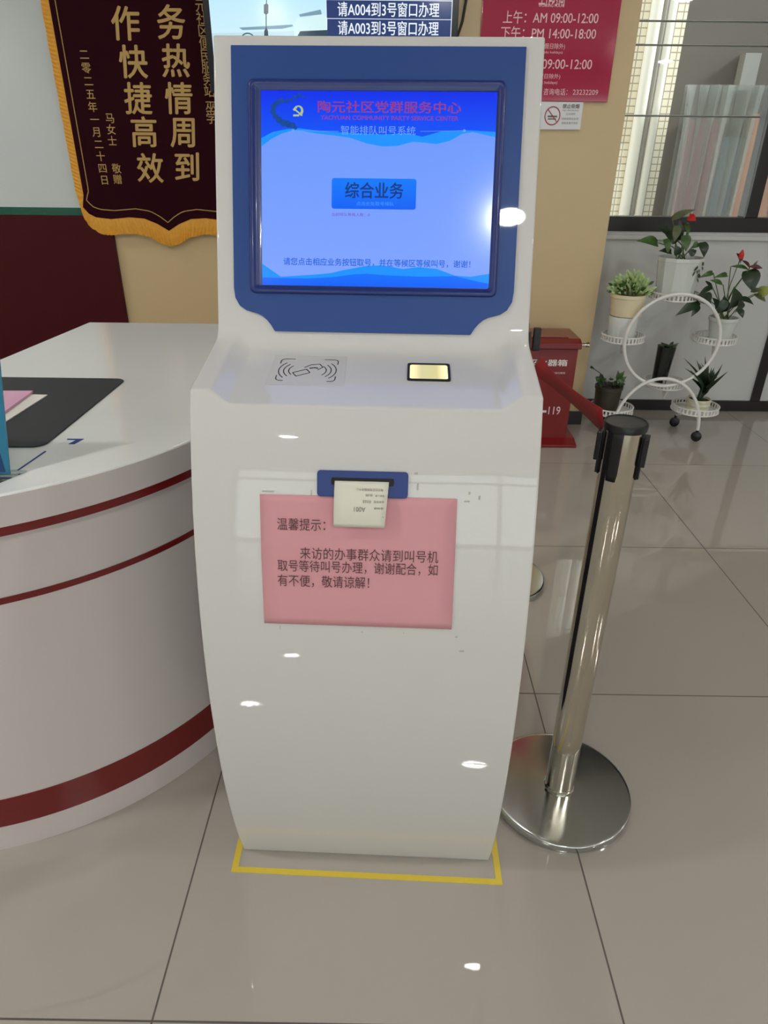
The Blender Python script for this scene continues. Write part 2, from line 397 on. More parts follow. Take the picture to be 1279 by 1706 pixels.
# lit screen
SL, SR, SB, ST = -.1833, .1908, .0770, .3780
def S(d): return lambda u, v: HP(u, v, d)
def screen_mat(name, top, bot, s=1.0, side=None):
    m = emat(name, top, s); nt = m.node_tree; b = nt.nodes['Principled BSDF']
    tc = nt.nodes.new('ShaderNodeTexCoord'); sp = nt.nodes.new('ShaderNodeSeparateXYZ'); nt.links.new(tc.outputs['Generated'], sp.inputs[0])
    mx = nt.nodes.new('ShaderNodeMix'); mx.data_type = 'RGBA'; mx.inputs['A'].default_value = rgb(bot); mx.inputs['B'].default_value = rgb(top)
    nt.links.new(sp.outputs['Z'], mx.inputs['Factor']); nt.links.new(mx.outputs['Result'], b.inputs['Emission Color'])
    return m
MT['scr_body'] = screen_mat('scr_body', (104, 150, 250), (128, 164, 255))
MT['scr_head'] = screen_mat('scr_head', (0, 44, 236), (0, 84, 250))
MT['scr_wave'] = emat('scr_wave', (0, 124, 255)); MT['scr_cyan'] = emat('scr_cyan', (20, 146, 255)); MT['scr_deep'] = screen_mat('scr_deep', (0, 112, 255), (0, 92, 250))
MT['scr_button'] = screen_mat('scr_button', (0, 122, 250), (0, 96, 246))
MT['scr_red'] = emat('scr_red', (148, 58, 130)); MT['scr_pale'] = emat('scr_pale', (110, 158, 240)); MT['scr_navy'] = emat('scr_navy', (14, 52, 128)); MT['scr_link'] = emat('scr_link', (20, 96, 216))
MT['scr_violet'] = emat('scr_violet', (120, 70, 200)); MT['scr_teal'] = emat('scr_teal', (10, 70, 150)); MT['scr_yellow'] = emat('scr_yellow', (176, 196, 128)); MT['scr_btn2'] = emat('scr_btn2', (70, 150, 240))
m = MB().prism([(SL, SB), (SR, SB), (SR, ST), (SL, ST)], lambda p: HP(p[0], p[1], .003), lambda p: HP(p[0], p[1], .0046))
screen = m.obj('screen', 'scr_body', kiosk)
def spoly(name, px, mt, d): return MB().poly([HP(x, v, d) for x, v in px]).obj(name, mt, screen, fix=False)
Q = 0.0001
def cl(L): return [(min(max(x, SL+Q), SR-Q), min(max(v, SB+Q), ST-Q)) for x, v in L]
tops = [(-0.1892, 0.2952), (-0.1678, 0.3062), (-0.1513, 0.3144), (-0.1349, 0.3190), (-0.1223, 0.3200), (-0.1098, 0.3174), (-0.0895, 0.3149), (-0.0644, 0.3125), (-0.0394, 0.3092), (-0.0143, 0.3014), (0.0108, 0.2972), (0.0348, 0.2983), (0.0595, 0.3047), (0.0806, 0.3032), (0.0969, 0.3015), (0.1167, 0.3062), (0.1373, 0.3170), (0.1533, 0.3198), (0.1944, 0.3122)]
spoly('header_wave', cl([(-0.1885, 0.3891), (0.1998, 0.3917)][::-1]+tops)[::1], 'scr_cyan', .0048)
head = [(-0.1940, 0.3077), (-0.1649, 0.3169), (-0.1407, 0.3216), (-0.1214, 0.3227), (-0.0828, 0.3186), (-0.0347, 0.3163), (0.0133, 0.3150), (0.0515, 0.3171), (0.0736, 0.3120), (0.1038, 0.3202), (0.1418, 0.3223), (0.1988, 0.3202)]
spoly('header_band', cl([(0.1998, 0.3917), (-0.1885, 0.3891)]+head), 'scr_head', .0050)
bot1 = [(-0.1887, 0.1162), (-0.1748, 0.1108), (-0.1519, 0.0959), (-0.1219, 0.0983), (-0.0920, 0.1007), (-0.0702, 0.1029), (-0.0494, 0.1080), (-0.0109, 0.1152), (0.0148, 0.1165), (0.0485, 0.1114), (0.0740, 0.1146), (0.1035, 0.1123), (0.1334, 0.1024), (0.1589, 0.1009), (0.1949, 0.1062)]
spoly('footer_wave', cl([(0.2014, 0.0751), (-0.1911, 0.0685)]+bot1), 'scr_cyan', .0048)
bot2 = [(-0.1889, 0.0944), (-0.1519, 0.0940), (-0.1109, 0.0937), (-0.0701, 0.0963), (-0.0314, 0.1016), (-0.0106, 0.1029), (0.0280, 0.1007), (0.0774, 0.0996), (0.1334, 0.1014), (0.1661, 0.0944), (0.1957, 0.0901)]
spoly('footer_band', cl([(0.2014, 0.0751), (-0.1911, 0.0685)]+bot2), 'scr_deep', .0050)
bL, bR, bT, bB = -0.0694, 0.0666, 0.2494, 0.2028
MB().poly([HP(x, v, .0049) for x, v in rrect(bL, bR, bB, bT, .004, 4)]).obj('service_button', 'scr_button', screen, fix=False)
def stext(name, txt, px0, px1, mt, bold=0, hk=1.0, d=.0053):
    (u0, v0, h), u1 = px0, px1
    mb = MB(); text_fit(mb, txt, u0, u1, v0, h*hk, S(d), bold); return mb.obj(name, mt, screen, fix=False)
stext('title_lettering', '陶元社区党群服务中心', (-0.0927, 0.3547, 0.0175), 0.1338, 'scr_red', .014)
stext('english_lettering', 'TAOYUAN COMMUNITY PARTY SERVICE CENTER', (-0.0878, 0.3389, 0.0062), 0.1297, 'scr_red', .008)
stext('system_lettering', '智能排队叫号系统', (-0.0559, 0.3207, 0.0133), 0.0628, 'scr_pale', .0, d=.0054)
stext('button_lettering', '综合业务', (-0.0480, 0.2312, 0.0246), 0.0462, 'scr_navy', .018)
stext('hint_lettering', '点击此处取号排队', (-0.0292, 0.2111, 0.0064), 0.0312, 'scr_btn2')
stext('waiting_lettering', '当前排队等候人数：0', (-0.0691, 0.1941, 0.0055), -0.0074, 'scr_violet')
stext('instruction_lettering', '请您点击相应业务按钮取号，并在等候区等候叫号，谢谢！', (-0.1478, 0.1202, 0.0122), 0.1580, 'scr_link', .012)
m = MB()                                   # dotted heart ribbon of the emblem
for (x, v), r in zip([(-0.1148, 0.3686), (-0.1215, 0.3712), (-0.1282, 0.3685), (-0.1349, 0.3641), (-0.1426, 0.3623), (-0.1502, 0.3631), (-0.1579, 0.3595), (-0.1628, 0.3542), (-0.1638, 0.3471), (-0.1599, 0.3401), (-0.1542, 0.3348), (-0.1474, 0.3304), (-0.1407, 0.3287), (-0.1329, 0.3270), (-0.1281, 0.3235)], [.002, .003, .0035, .0035, .0035, .0045, .005, .005, .005, .005, .0055, .006, .006, .005, .003]):
    a = random.random()
    m.poly([HP(x+r*math.cos(a+k*math.pi/3), v+r*math.sin(a+k*math.pi/3), .0054) for k in range(6)])
m.obj('emblem_ribbon', 'scr_teal', screen, fix=False)
m = MB(); ex, ev = (-0.1233, 0.3483)            # hammer and sickle of the party emblem
arc = [(ex+.0078*math.cos(math.radians(a)), ev+.0078*math.sin(math.radians(a))) for a in range(130, -86, -18)]
arc2 = [(ex-.0008+.0048*math.cos(math.radians(a)), ev+.0006+.0052*math.sin(math.radians(a))) for a in range(-80, 125, 18)]
arcs = arc+arc2
for i in range(len(arc)-1):
    a, b = arc[i], arc[i+1]; k = len(arc2)-1; c, d = arc2[max(0, k-i-1)], arc2[max(0, k-i)]
    m.poly([HP(*a, .0056), HP(*b, .0056), HP(*c, .0056), HP(*d, .0056)])
def sbar(p, q, w):
    d = Vector((q[0]-p[0], q[1]-p[1])).normalized(); n = (-d.y*w/2, d.x*w/2)
    m.poly([HP(p[0]+n[0], p[1]+n[1], .0057), HP(q[0]+n[0], q[1]+n[1], .0057), HP(q[0]-n[0], q[1]-n[1], .0057), HP(p[0]-n[0], p[1]-n[1], .0057)])
sbar((ex-.006, ev+.002), (ex+.006, ev-.007), .0022); sbar((ex-.008, ev+.0005), (ex-.003, ev+.0058), .0034); sbar((ex-.0085, ev-.0070), (ex+.001, ev-.0068), .0028)
m.obj('emblem', 'scr_yellow', screen, fix=False)
for a, b, c in (((-0.1320, 0.3190), (-0.0587, 0.3188), (-0.1320, 0.3190)), ((0.0705, 0.3199), (0.1399, 0.3214), (0.1399, 0.3214))):
    m = MB(); m.poly([HP(a[0], a[1]-.0003, .0052), HP(b[0], b[1]-.0003, .0052), HP(b[0], b[1]+.0003, .0052), HP(a[0], a[1]+.0003, .0052)])
    m.poly([HP(c[0]+.0022*math.cos(k*.7854), c[1]+.0022*math.sin(k*.7854), .0053) for k in range(8)])
    m.obj('header_rule', 'scr_pale', screen, fix=False)
# card reader film with its symbol
m = MB().prism([(-.1583, .0510), (-.0365, .0510), (-.0395, .1500), (-.1580, .1500)], lambda p: DP(p[0], p[1], -.001), lambda p: DP(p[0], p[1], .0006))
reader = props(m.obj('card_reader', 'reader_film', kiosk), 'grey card reader film with a contactless symbol')
m = MB()
def dpath(mb, pts, w):
    for i in range(len(pts)-1):
        a, b = Vector(pts[i]), Vector(pts[i+1]); d = (b-a).normalized(); n = Vector((-d.y, d.x))*w/2; a = a-d*w*.3; b = b+d*w*.3
        mb.poly([DP(*(a+n), .0009), DP(*(b+n), .0009), DP(*(b-n), .0009), DP(*(a-n), .0009)])
rc = (-.0985, .1010)
for sx in (-1, 1):
    for r in (.022, .030, .038):
        dpath(m, [(rc[0]+sx*(.008+r*math.cos(math.radians(a))), rc[1]-.002+r*.95*math.sin(math.radians(a))) for a in range(-42, 43, 12)], .0016)
    for sy in (-1, 1):
        cx, cy = rc[0]+sx*.0465, rc[1]+sy*.036
        dpath(m, [(cx, cy-sy*.016), (cx, cy-sy*.006), (cx-sx*.002, cy-sy*.002), (cx-sx*.006, cy), (cx-sx*(.022 if sy > 0 else .012), cy)], .0016)
def rot(pts, a, c): ca, sa = math.cos(a), math.sin(a); return [(c[0]+x*ca-y*sa, c[1]+x*sa+y*ca) for x, y in pts]
dpath(m, rot([(-.018, -.007), (.006, -.007), (.006, .006), (-.018, .006), (-.018, -.007)], .55, (rc[0]-.004, rc[1]-.006)), .0017)
dpath(m, rot([(-.006, .006), (.006, .012), (.020, .010), (.022, -.002), (.012, -.008)], .35, (rc[0]+.002, rc[1]+.004)), .0017)
dpath(m, rot([(.002, .003), (.010, .003), (.014, .0)], .3, (rc[0]+.002, rc[1]+.002)), .003)
m.obj('card_symbol', 'black_ink', reader, fix=False)
# code scanner window
sx0, sx1, sv0, sv1 = .0605, .1285, .0735, .1300
m = MB(); ring(m, [[DP(x, v, d) for x, v in rrect(sx0+e, sx1-e, sv0+e, sv1-e, .004, 3)] for e, d in ((0, -.001), (0, .002), (.001, .0026), (.0035, .0026), (.0042, .0010))])
scan = m.obj('scanner_frame', 'black_plastic', kiosk)
def glow_mat():
    m = emat('scanner_glow', (255, 238, 180), 1.0); nt = m.node_tree; b = nt.nodes['Principled BSDF']
    tc = nt.nodes.new('ShaderNodeTexCoord'); sp = nt.nodes.new('ShaderNodeSeparateXYZ'); nt.links.new(tc.outputs['Generated'], sp.inputs[0])
    cr = nt.nodes.new('ShaderNodeValToRGB'); e = cr.color_ramp.elements; e[0].position = 0; e[0].color = (1.4, 1.15, .6, 1); e[1].position = 1; e[1].color = (1.4, 1.2, .68, 1)
    a = e.new(.3); a.color = rgb((222, 214, 160)); a = e.new(.7); a.color = rgb((222, 212, 152))
    nt.links.new(sp.outputs['X'], cr.inputs[0]); nt.links.new(cr.outputs[0], b.inputs['Emission Color']); return m
MT['scanner_glow'] = glow_mat()
MB().poly([DP(x, v, .0008) for x, v in rrect(sx0+.004, sx1-.004, sv0+.004, sv1-.004, .002, 3)]).obj('scanner_window', 'scanner_glow', scan, fix=False)
# ticket printer slot
m = MB().prism(rrect(-.0690, .0666, .8482, .8858, .005, 4), lambda p: FP(p[0], p[1], -.002), lambda p: FP(p[0], p[1], .0035))
slot = m.obj('printer_slot', 'slot_blue', kiosk, bevel=.0008)
MB().prism(rrect(-.0475, .0455, .8655, .8760, .002, 2), lambda p: FP(p[0], p[1], .0030), lambda p: FP(p[0], p[1], .0042)).obj('slot_opening', 'dark_hole', slot)

def on_kiosk(name, loc, label, cat):       # something stuck to the kiosk, a thing of its own
    p = Matrix.Translation(KO) @ Matrix.Rotation(YAW, 4, 'Z') @ Vector(loc)
    return empty(name, p, label, cat, YAW)
def shift(o, loc): o.data.transform(Matrix.Translation(-Vector(loc))); return o
# pink notice
NL = FP(-.007, .640, .0005); notice = on_kiosk('paper_notice', NL, 'pink printed paper notice taped below the ticket slot of the white kiosk', 'notice')
m = MB(); rows = []
for j in range(19):
    z = .6402+(.8487-.6402)*j/18; k = .0016*math.sin(j*.7)*.25+.0010; xs = (-.1555, .1402+.0015*(1-j/18))
    rows.append([FP(xs[0]+(xs[1]-xs[0])*i/10, z+(.0008 if i > 5 else 0)*(1 if j == 18 else 0), k+.0003) for i in range(11)])
m.grid(rows); shift(m.obj('paper_sheet', 'pink_paper', notice, smooth=True, solid=.0004), NL)
F1 = lambda u, v: FP(u, v, .0026)
m = MB(); text_fit(m, '温馨提示：', -0.1298, -0.0566, 0.8053, 0.0183, F1, .0); shift(m.obj('printed_line', 'print_ink', notice, fix=False), NL)
m = MB(); text_fit(m, '来访的办事群众请到叫号机', -0.0957, 0.1156, 0.7609, 0.0190, F1, .0); shift(m.obj('printed_line', 'print_ink', notice, fix=False), NL)
m = MB(); text_fit(m, '取号等待叫号办理，谢谢配合，如', -0.1306, 0.1155, 0.7401, 0.0194, F1, .0); shift(m.obj('printed_line', 'print_ink', notice, fix=False), NL)
m = MB(); text_fit(m, '有不便，敬请谅解！', -0.1313, 0.0109, 0.7157, 0.0200, F1, .0); shift(m.obj('printed_line', 'print_ink', notice, fix=False), NL)
# grey marks left by old tape
mk('old_tape_mark', (184, 184, 172), rough=0.7)
for px_, pz_, w_x, w_z in ((-.143, .8530, .020, .0022), (.078, .8845, .0055, .0030), (.081, .866, .003, .010), (.158, .8585, .003, .004), (.155, .846, .009, .0022), (.173, .852, .003, .006), (-.131, .6330, .0016, .0070), (.0, .6290, .0025, .0018), (.066, .6300, .0022, .0018), (.150, .6260, .0040, .0030), (.160, .600, .008, .003), (-.078, .853, .002, .008)):
    MB().prism([(px_-w_x/2, pz_-w_z/2), (px_+w_x*.4, pz_-w_z*.6), (px_+w_x/2, pz_+w_z/2), (px_-w_x*.45, pz_+w_z*.4)], lambda p: FP(p[0], p[1], -.0005), lambda p: FP(p[0], p[1], .0003)).obj('tape_mark', 'old_tape_mark', kiosk)
# queue ticket
TL = FP(0, .869, .004); ticket = on_kiosk('queue_ticket', TL, 'white paper queue ticket hanging from the blue printer slot over the pink notice', 'ticket')
def TK(u, z, d=0):
    t = (.8715-z)/.0655; off = .0045+.010*math.sin(min(1, t)*math.pi*.75)
    return FP(u, z, off+d)
m = MB(); rows = []
for j in range(13):
    t = j/12; z = .8715-.0655*t; xl = -.0424-.0006*t; xr = .0383-.0050*t
    rows.append([TK(xl+(xr-xl)*i/6, z) for i in range(7)])
m.grid(rows); shift(m.obj('ticket_sheet', 'ticket_paper', ticket, smooth=True, solid=.0003), TL)
T1 = lambda u, v: TK(u, v, .0006)
for tx, u0, u1, vc, h in (('A001', -.0125, .0045, .8330, .0068), ('综合业务', .0000, .0125, .8440, .0046), ('业务类型', .0165, .0320, .8440, .0034), ('00:00', .0045, .0145, .8530, .0034),
                          ('等候人数', .0185, .0320, .8525, .0030), ('请稍候', .0170, .0315, .8350, .0030), ('陶元社区党群服务中心', -.0100, .0300, .8605, .0038), ('.', .0300, .0312, .8225, .0012)):
    m = MB(); text_fit(m, tx, u0, u1, vc, h, T1, flip=True); shift(m.obj('printed_line', 'grey_ink', ticket, fix=False), TL)

# yellow tape on the floor round the kiosk
m = MB(); tw = .0125
def strip(a, b, z=.0006):
    a, b = Vector(a), Vector(b); d = (b-a).normalized(); n = Vector((-d.y, d.x))*tw/2
    m.prism([a+n, a-n, b-n, b+n], lambda p: (p[0], p[1], 0.0001), lambda p: (p[0], p[1], z))
strip((-.309, .876), (.244, .857)); strip((-.303, .870), (-.3040, 1.235), .0008); strip((.238, .851), (.2430, 1.235), .0009)
recenter(props(m.obj('floor_tape', 'yellow_tape'), 'thin yellow floor tape line marking the tiles around the kiosk foot', 'tape'))

# ================================================================ RECEPTION DESK
ZD = .81; DC = (-.968, 1.541)
def arc_pts(R, a0, a1, n): return [(DC[0]+R*math.cos(math.radians(a0+(a1-a0)*i/n)), DC[1]+R*math.sin(math.radians(a0+(a1-a0)*i/n))) for i in range(n+1)]
def desk_outline(R, inner=0.0):
    P = [(-1.75, DC[1]-R)]+arc_pts(R, -90, 0, 40)+[(DC[0]+R, 2.268), (-1.004-inner, 2.268), (-1.052-inner, 1.79)]
    P += [(-1.10, 1.66), (-1.2, 1.57), (-1.35, 1.53), (-1.75, 1.52)]
    return P
desk = empty('reception_desk', (-.95, 1.5, 0), 'white curved reception desk with dark red stripes, left of the kiosk', 'desk')
def ext(mb, R, z0, z1, inner=0.0): return mb.prism(desk_outline(R, inner), lambda p: (p[0], p[1], z0), lambda p: (p[0], p[1], z1))
under(ext(MB(), .650, 0, .735, -.0).obj('desk_body', 'desk_body', smooth=True, angle=30), desk)
under(ext(MB(), .670, .735, ZD).obj('desk_top', 'desk_white', smooth=True, angle=30, bevel=.003), desk)
def band(R, z0, z1, t=.0025):
    P = [(-1.75, DC[1]-R)]+arc_pts(R, -90, 0, 40)+[(DC[0]+R, 2.26)]
    P2 = [(-1.75, DC[1]-R-t)]+arc_pts(R+t, -90, 0, 40)+[(DC[0]+R+t, 2.26)]
    return MB().prism(P2+P[::-1], lambda p: (p[0], p[1], z0), lambda p: (p[0], p[1], z1))
under(band(.670, .7525, ZD-.0035, .0012).obj('fascia', 'desk_body', smooth=True, angle=30), desk)
for R, z0, z1 in ((.670, .737, .752), (.650, .597, .609), (.650, .068, .142)):
    props(under(band(R, z0, z1).obj('stripe', 'desk_red', smooth=True, angle=30), desk), 'dark red stripe')
# things on the desk
m = MB(); m.prism(rrect(-1.16, -.648, 1.164, 1.613, .025, 6), lambda p: (p[0], p[1], ZD+.0002), lambda p: (p[0], p[1], ZD+.003))
recenter(props(m.obj('desk_mat', 'mat_black', bevel=.001), 'large black desk mat with rounded corners lying on the white desk', 'mat'))
m = MB(); m.prism([(-.778, 1.470), (-.783, 1.270), (-.99, 1.275), (-.985, 1.478)], lambda p: (p[0], p[1], ZD+.0031), lambda p: (p[0], p[1], ZD+.0050))
recenter(props(m.obj('paper_stack', 'white_paper'), 'thin white sheets lying on the black desk mat, under a pink sheet', 'paper'))
m = MB(); m.prism([(-.816, 1.482), (-.806, 1.318), (-1.01, 1.300), (-1.02, 1.488)], lambda p: (p[0], p[1], ZD+.0051), lambda p: (p[0], p[1], ZD+.0062+(.004 if p[0] > -.82 else 0)))
recenter(props(m.obj('paper_sheet', mat('pale_pink', (226, 176, 204), rough=.8)), 'pale pink paper sheet on white sheets on the black desk mat', 'paper'))
m = MB(); m.prism([(-.6225, 1.2120), (-.5905, 1.2120), (-.5975, 1.1845), (-.6090, 1.1845), (-.6030, 1.2050), (-.6215, 1.2070)], lambda p: (p[0], p[1], ZD+.0001), lambda p: (p[0], p[1], ZD+.0007))
recenter(props(m.obj('corner_mark', 'ink_blue'), 'small blue corner mark stuck on the white desk top', 'sticker'))
m = MB(); m.prism([(-.634, 1.147), (-.6425, 1.060), (-.6450, 1.060), (-.6370, 1.147)], lambda p: (p[0], p[1], ZD+.0001), lambda p: (p[0], p[1], ZD+.0012))
recenter(props(m.obj('label_strip', 'ink_blue'), 'thin dark blue strip on the desk top between the mat and the blue sign', 'sticker'))
sign = empty('acrylic_sign', (-.80, 1.06, ZD), 'blue acrylic desk sign leaning at the left edge of the desk', 'sign')
def SG(x, t, d=0): return (x, 1.040+.072*t-d*.95, ZD+.004+.24*t-d*.3)
MB().prism([(-.645, 0), (-.95, 0), (-.95, 1), (-.645, 1)], lambda p: SG(p[0], p[1], 0), lambda p: SG(p[0], p[1], .004)).obj('sign_panel', 'sign_blue', None)
o = bpy.data.objects['sign_panel']; under(o, sign)
under(MB().prism([(-.652, .02), (-.95, .02), (-.95, .42), (-.672, .42)], lambda p: SG(p[0], p[1], .0042), lambda p: SG(p[0], p[1], .0052)).obj('sign_card', 'sign_navy'), sign)
under(MB().prism([(-.625, 1.055), (-.655, .995), (-.95, .995), (-.95, 1.055)], lambda p: (p[0], p[1], ZD+.0002), lambda p: (p[0], p[1], ZD+.004)).obj('sign_foot', 'clear_acrylic'), sign)

# ================================================================ ON THE BEIGE WALL
def W(y): return lambda u, v: (u, y, v)
# award banner
banner = empty('award_banner', (-1.089, 3.545, .92), 'dark maroon velvet award banner with gold Chinese lettering and yellow fringe', 'banner')
CX = -1.089
hl = [(-1.480, 2.35), (-1.5061, 1.1411), (-1.4934, 1.0885), (-1.4699, 1.0595), (-1.4377, 1.0437), (-1.3656, 1.0364), (-1.2759, 1.0454), (-1.2033, 1.0408), (-1.1422, 1.0172), (CX, .986)]
hl[1] = (-1.480, hl[1][1])
ol = hl+[(2*CX-x, z) for x, z in hl[-2::-1]]
under(MB().prism(ol, lambda p: (p[0], 3.545, p[1]), lambda p: (p[0], 3.552, p[1])).obj('banner_cloth', 'velvet'), banner)
fo = [(-1.516, 2.35), (-1.516, 1.16), (-1.4995, 1.0431), (-1.4761, 0.9973), (-1.4284, 0.9677), (-1.3639, 0.9629), (-1.2585, 0.9723), (-1.1871, 0.9538), (-1.1372, 0.9295), (CX, .912)]
fo2 = fo+[(2*CX-x, z) for x, z in fo[-2::-1]]
def resample(P, n):
    d = [0]
    for a, b in zip(P, P[1:]): d.append(d[-1]+math.dist(a, b))
    out = []; j = 0
    for i in range(n+1):
        t = d[-1]*i/n
        while j < len(P)-2 and d[j+1] < t: j += 1
        k = (t-d[j])/max(1e-9, d[j+1]-d[j]); out.append((P[j][0]+(P[j+1][0]-P[j][0])*k, P[j][1]+(P[j+1][1]-P[j][1])*k))
    return out
NF = 420
def seg_resample(A, n): # keep the same key points matched
    out = []
    tot = sum(math.dist(a, b) for a, b in zip(ol, ol[1:]))
    for a0, a1, b0, b1 in zip(A, A[1:], ol, ol[1:]):
        k = max(2, int(n*math.dist(b0, b1)/tot)); out += [(a0[0]+(a1[0]-a0[0])*i/k, a0[1]+(a1[1]-a0[1])*i/k) for i in range(k)]
    return out+[A[-1]]
Pi, Po = seg_resample(ol, NF), seg_resample(fo2, NF)
rows = [[], [], []]
for i, (a, b) in enumerate(zip(Pi, Po)):
    j = (.0016 if i % 2 else -.0016); q = 1+(.05*math.sin(i*12.9898) if i % 2 else 0)
    rows[0].append((a[0], 3.5475, a[1])); rows[1].append(((a[0]+b[0])/2, 3.5455+j, (a[1]+b[1])/2)); rows[2].append((a[0]+(b[0]-a[0])*q, 3.5475+j*1.6, a[1]+(b[1]-a[1])*q))
MT['fringe_gold'] = mat('fringe_gold', (232, 166, 52), rough=.5, var=.18, vscale=60)
under(MB().grid(rows).obj('fringe', 'fringe_gold', solid=.002), banner)
gl = [(-1.452, 2.35), (-1.4801, 1.1598), (-1.4705, 1.1207), (-1.4470, 1.0919), (-1.4115, 1.0790), (-1.3423, 1.0745), (-1.2387, 1.0835), (-1.1673, 1.0736), (-1.1240, 1.0500), (CX, 1.024)]
gl[1] = (-1.452, gl[1][1]); gl2 = gl+[(2*CX-x, z) for x, z in gl[-2::-1]]
m = MB(); m.tube([(x, 3.5445, z) for x, z in resample(gl2, 160)], .0022, 4)
m2 = m.obj('border_cord', 'gold_thread'); under(m2, banner)
B1 = W(3.5442)
def bput(name): under(m.obj(name, 'gold_thread', fix=False), banner)
m = MB()
for ch, p in zip('务热情周到', ((-0.9633, 1.8228), (-0.9624, 1.6837), (-0.9667, 1.5406), (-0.9620, 1.4079), (-0.9634, 1.2647))): char_at(m, ch, p[0], p[1], .132, B1, .020, .98, .10)
bput('large_lettering'); m = MB()
for ch, p in zip('作快捷高效', ((-1.1626, 1.8169), (-1.1515, 1.6776), (-1.1524, 1.5389), (-1.1459, 1.4062), (-1.1406, 1.2579))): char_at(m, ch, p[0], p[1], .132, B1, .020, .98, .10)
bput('large_lettering')
m = MB()
a, b = (-1.3652, 1.7046), (-1.3662, 1.2073)
for i, ch in enumerate('二零二五年一月二十四日'): t = i/10; m = MB(); char_at(m, ch, a[0]+(b[0]-a[0])*t, a[1]+(b[1]-a[1])*t, .044, B1, .004); bput('character')
for ch, p in zip('马女士敬赠', ((-1.2944, 1.4623), (-1.2971, 1.4168), (-1.2998, 1.3707), (-1.3002, 1.2563), (-1.3026, 1.2105))): m = MB(); char_at(m, ch, p[0], p[1], .044, B1, .004); bput('character')
m = MB()
a, b = (-0.8282, 1.8850), (-0.8255, 1.5719)
for i, ch in enumerate('元社区便民服务站'): t = i/7; char_at(m, ch, a[0]+(b[0]-a[0])*t, a[1]+(b[1]-a[1])*t, .050, B1, .004)
for ch, p in zip('巫学', ((-0.8254, 1.5116), (-0.8276, 1.4667))): char_at(m, ch, p[0], p[1], .050, B1, .004)
bput('receiver_lettering')

# television
tv = empty('television', (-.26, 3.5, 1.56), 'wall television above the kiosk showing a seaside picture and a call list', 'television')
YT = 3.46
def tvp(o): return under(o, tv)
tvp(MB().box((-.800, YT, 1.56), (.275, YT+.045, 2.26)).obj('tv_case', 'tv_bezel', bevel=.004))
tvp(MB().box((-.4, YT+.045, 1.75), (-.1, YW, 2.05)).obj('wall_bracket', 'black_plastic'))
MT['tv_sky'] = screen_mat('tv_sky', (150, 226, 255), (226, 246, 255)); MT['tv_list'] = emat('tv_list', (38, 58, 110)); MT['tv_white'] = emat('tv_white', (236, 244, 255))
MT['tv_haze'] = emat('tv_haze', (196, 226, 236)); MT['tv_grey'] = emat('tv_grey', (120, 158, 176)); MT['tv_dark'] = emat('tv_dark', (44, 66, 84)); MT['tv_ship'] = emat('tv_ship', (214, 244, 246))
tvs = tvp(MB().box((-.772, YT-.001, 1.585), (.247, YT, 2.235)).obj('tv_screen', 'tv_sky'))
def tpoly(name, pts, mt, d): 
    o = MB().poly([(x, YT-d, z) for x, z in pts]).obj(name, mt, None, fix=False); under(o, tv); o.parent = tvs; return o
tpoly('water', [(-.772, 1.585), (-.284, 1.585), (-.284, 1.79), (-.772, 1.775)], 'tv_haze', .0012)
tpoly('pier', [(-0.6538, 1.7958), (-0.4262, 1.8082), (-0.4240, 1.8019), (-0.4704, 1.7932), (-0.6392, 1.7876)], 'tv_grey', .0014)
tpoly('ship', [(-0.4185, 1.8103), (-0.4047, 1.8311), (-0.3412, 1.8358), (-0.3357, 1.8481), (-0.3003, 1.8484), (-0.2780, 1.8322), (-0.2801, 1.7613), (-0.4211, 1.7601)], 'tv_ship', .0014)
tpoly('roof_shape', [(-0.3943, 1.7855), (-0.2793, 1.7907), (-0.2802, 1.7571), (-0.4162, 1.7559)], 'tv_dark', .0016)
tpoly('roof_band', [(-0.3965, 1.8435), (-0.3049, 1.8607), (-0.3004, 1.8443), (-0.3919, 1.8353)], 'tv_grey', .0016)
tpoly('tower', [(-0.5300, 1.9154), (-0.5326, 1.8791), (-0.5422, 1.8750), (-0.5443, 1.8464), (-0.5377, 1.8423), (-0.5400, 1.7968), (-0.5475, 1.7842), (-0.5497, 1.7547), (-0.5317, 1.7549), (-0.5309, 1.7843), (-0.5364, 1.7968), (-0.5327, 1.8424), (-0.5253, 1.8465), (-0.5233, 1.8751), (-0.5290, 1.8791), (-0.5265, 1.9155)], 'tv_dark', .0017)
m = MB(); ac = (-0.6187, 1.7584); m.tube([(ac[0]+.026*math.cos(math.radians(a)), YT-.002, ac[1]+.018*math.sin(math.radians(a))) for a in range(0, 181, 15)], .0024, 5)
o = under(m.obj('arch_shape', 'tv_dark'), tv); o.parent = tvs
tpoly('call_list', [(-.281, 1.585), (.246, 1.585), (.246, 2.235), (-.281, 2.235)], 'tv_list', .0012)
m = MB()
for k in range(-3, 6):
    z = 1.8305+.0640*k
    if z < 2.22 and z > 1.6: m.poly([(-.281, YT-.0015, z-.0011), (.246, YT-.0015, z-.0011), (.246, YT-.0015, z+.0011), (-.281, YT-.0015, z+.0011)])
m.poly([(-.2825, YT-.0015, 1.585), (-.2800, YT-.0015, 1.585), (-.2800, YT-.0015, 2.235), (-.2825, YT-.0015, 2.235)])
m.poly([(.2440, YT-.0015, 1.585), (.2460, YT-.0015, 1.585), (.2460, YT-.0015, 2.235), (.2440, YT-.0015, 2.235)])
o = under(m.obj('list_rules', 'tv_white', fix=False), tv); o.parent = tvs
T2 = W(YT-.0016)
for tx, z in (('请A004到3号窗口办理', 1.8630), ('请A003到3号窗口办理', 1.7990)):
    m = MB(); text_fit(m, tx, -.234, .193, z, .050, T2, .012); o = under(m.obj('list_lettering', 'tv_white', fix=False), tv); o.parent = tvs
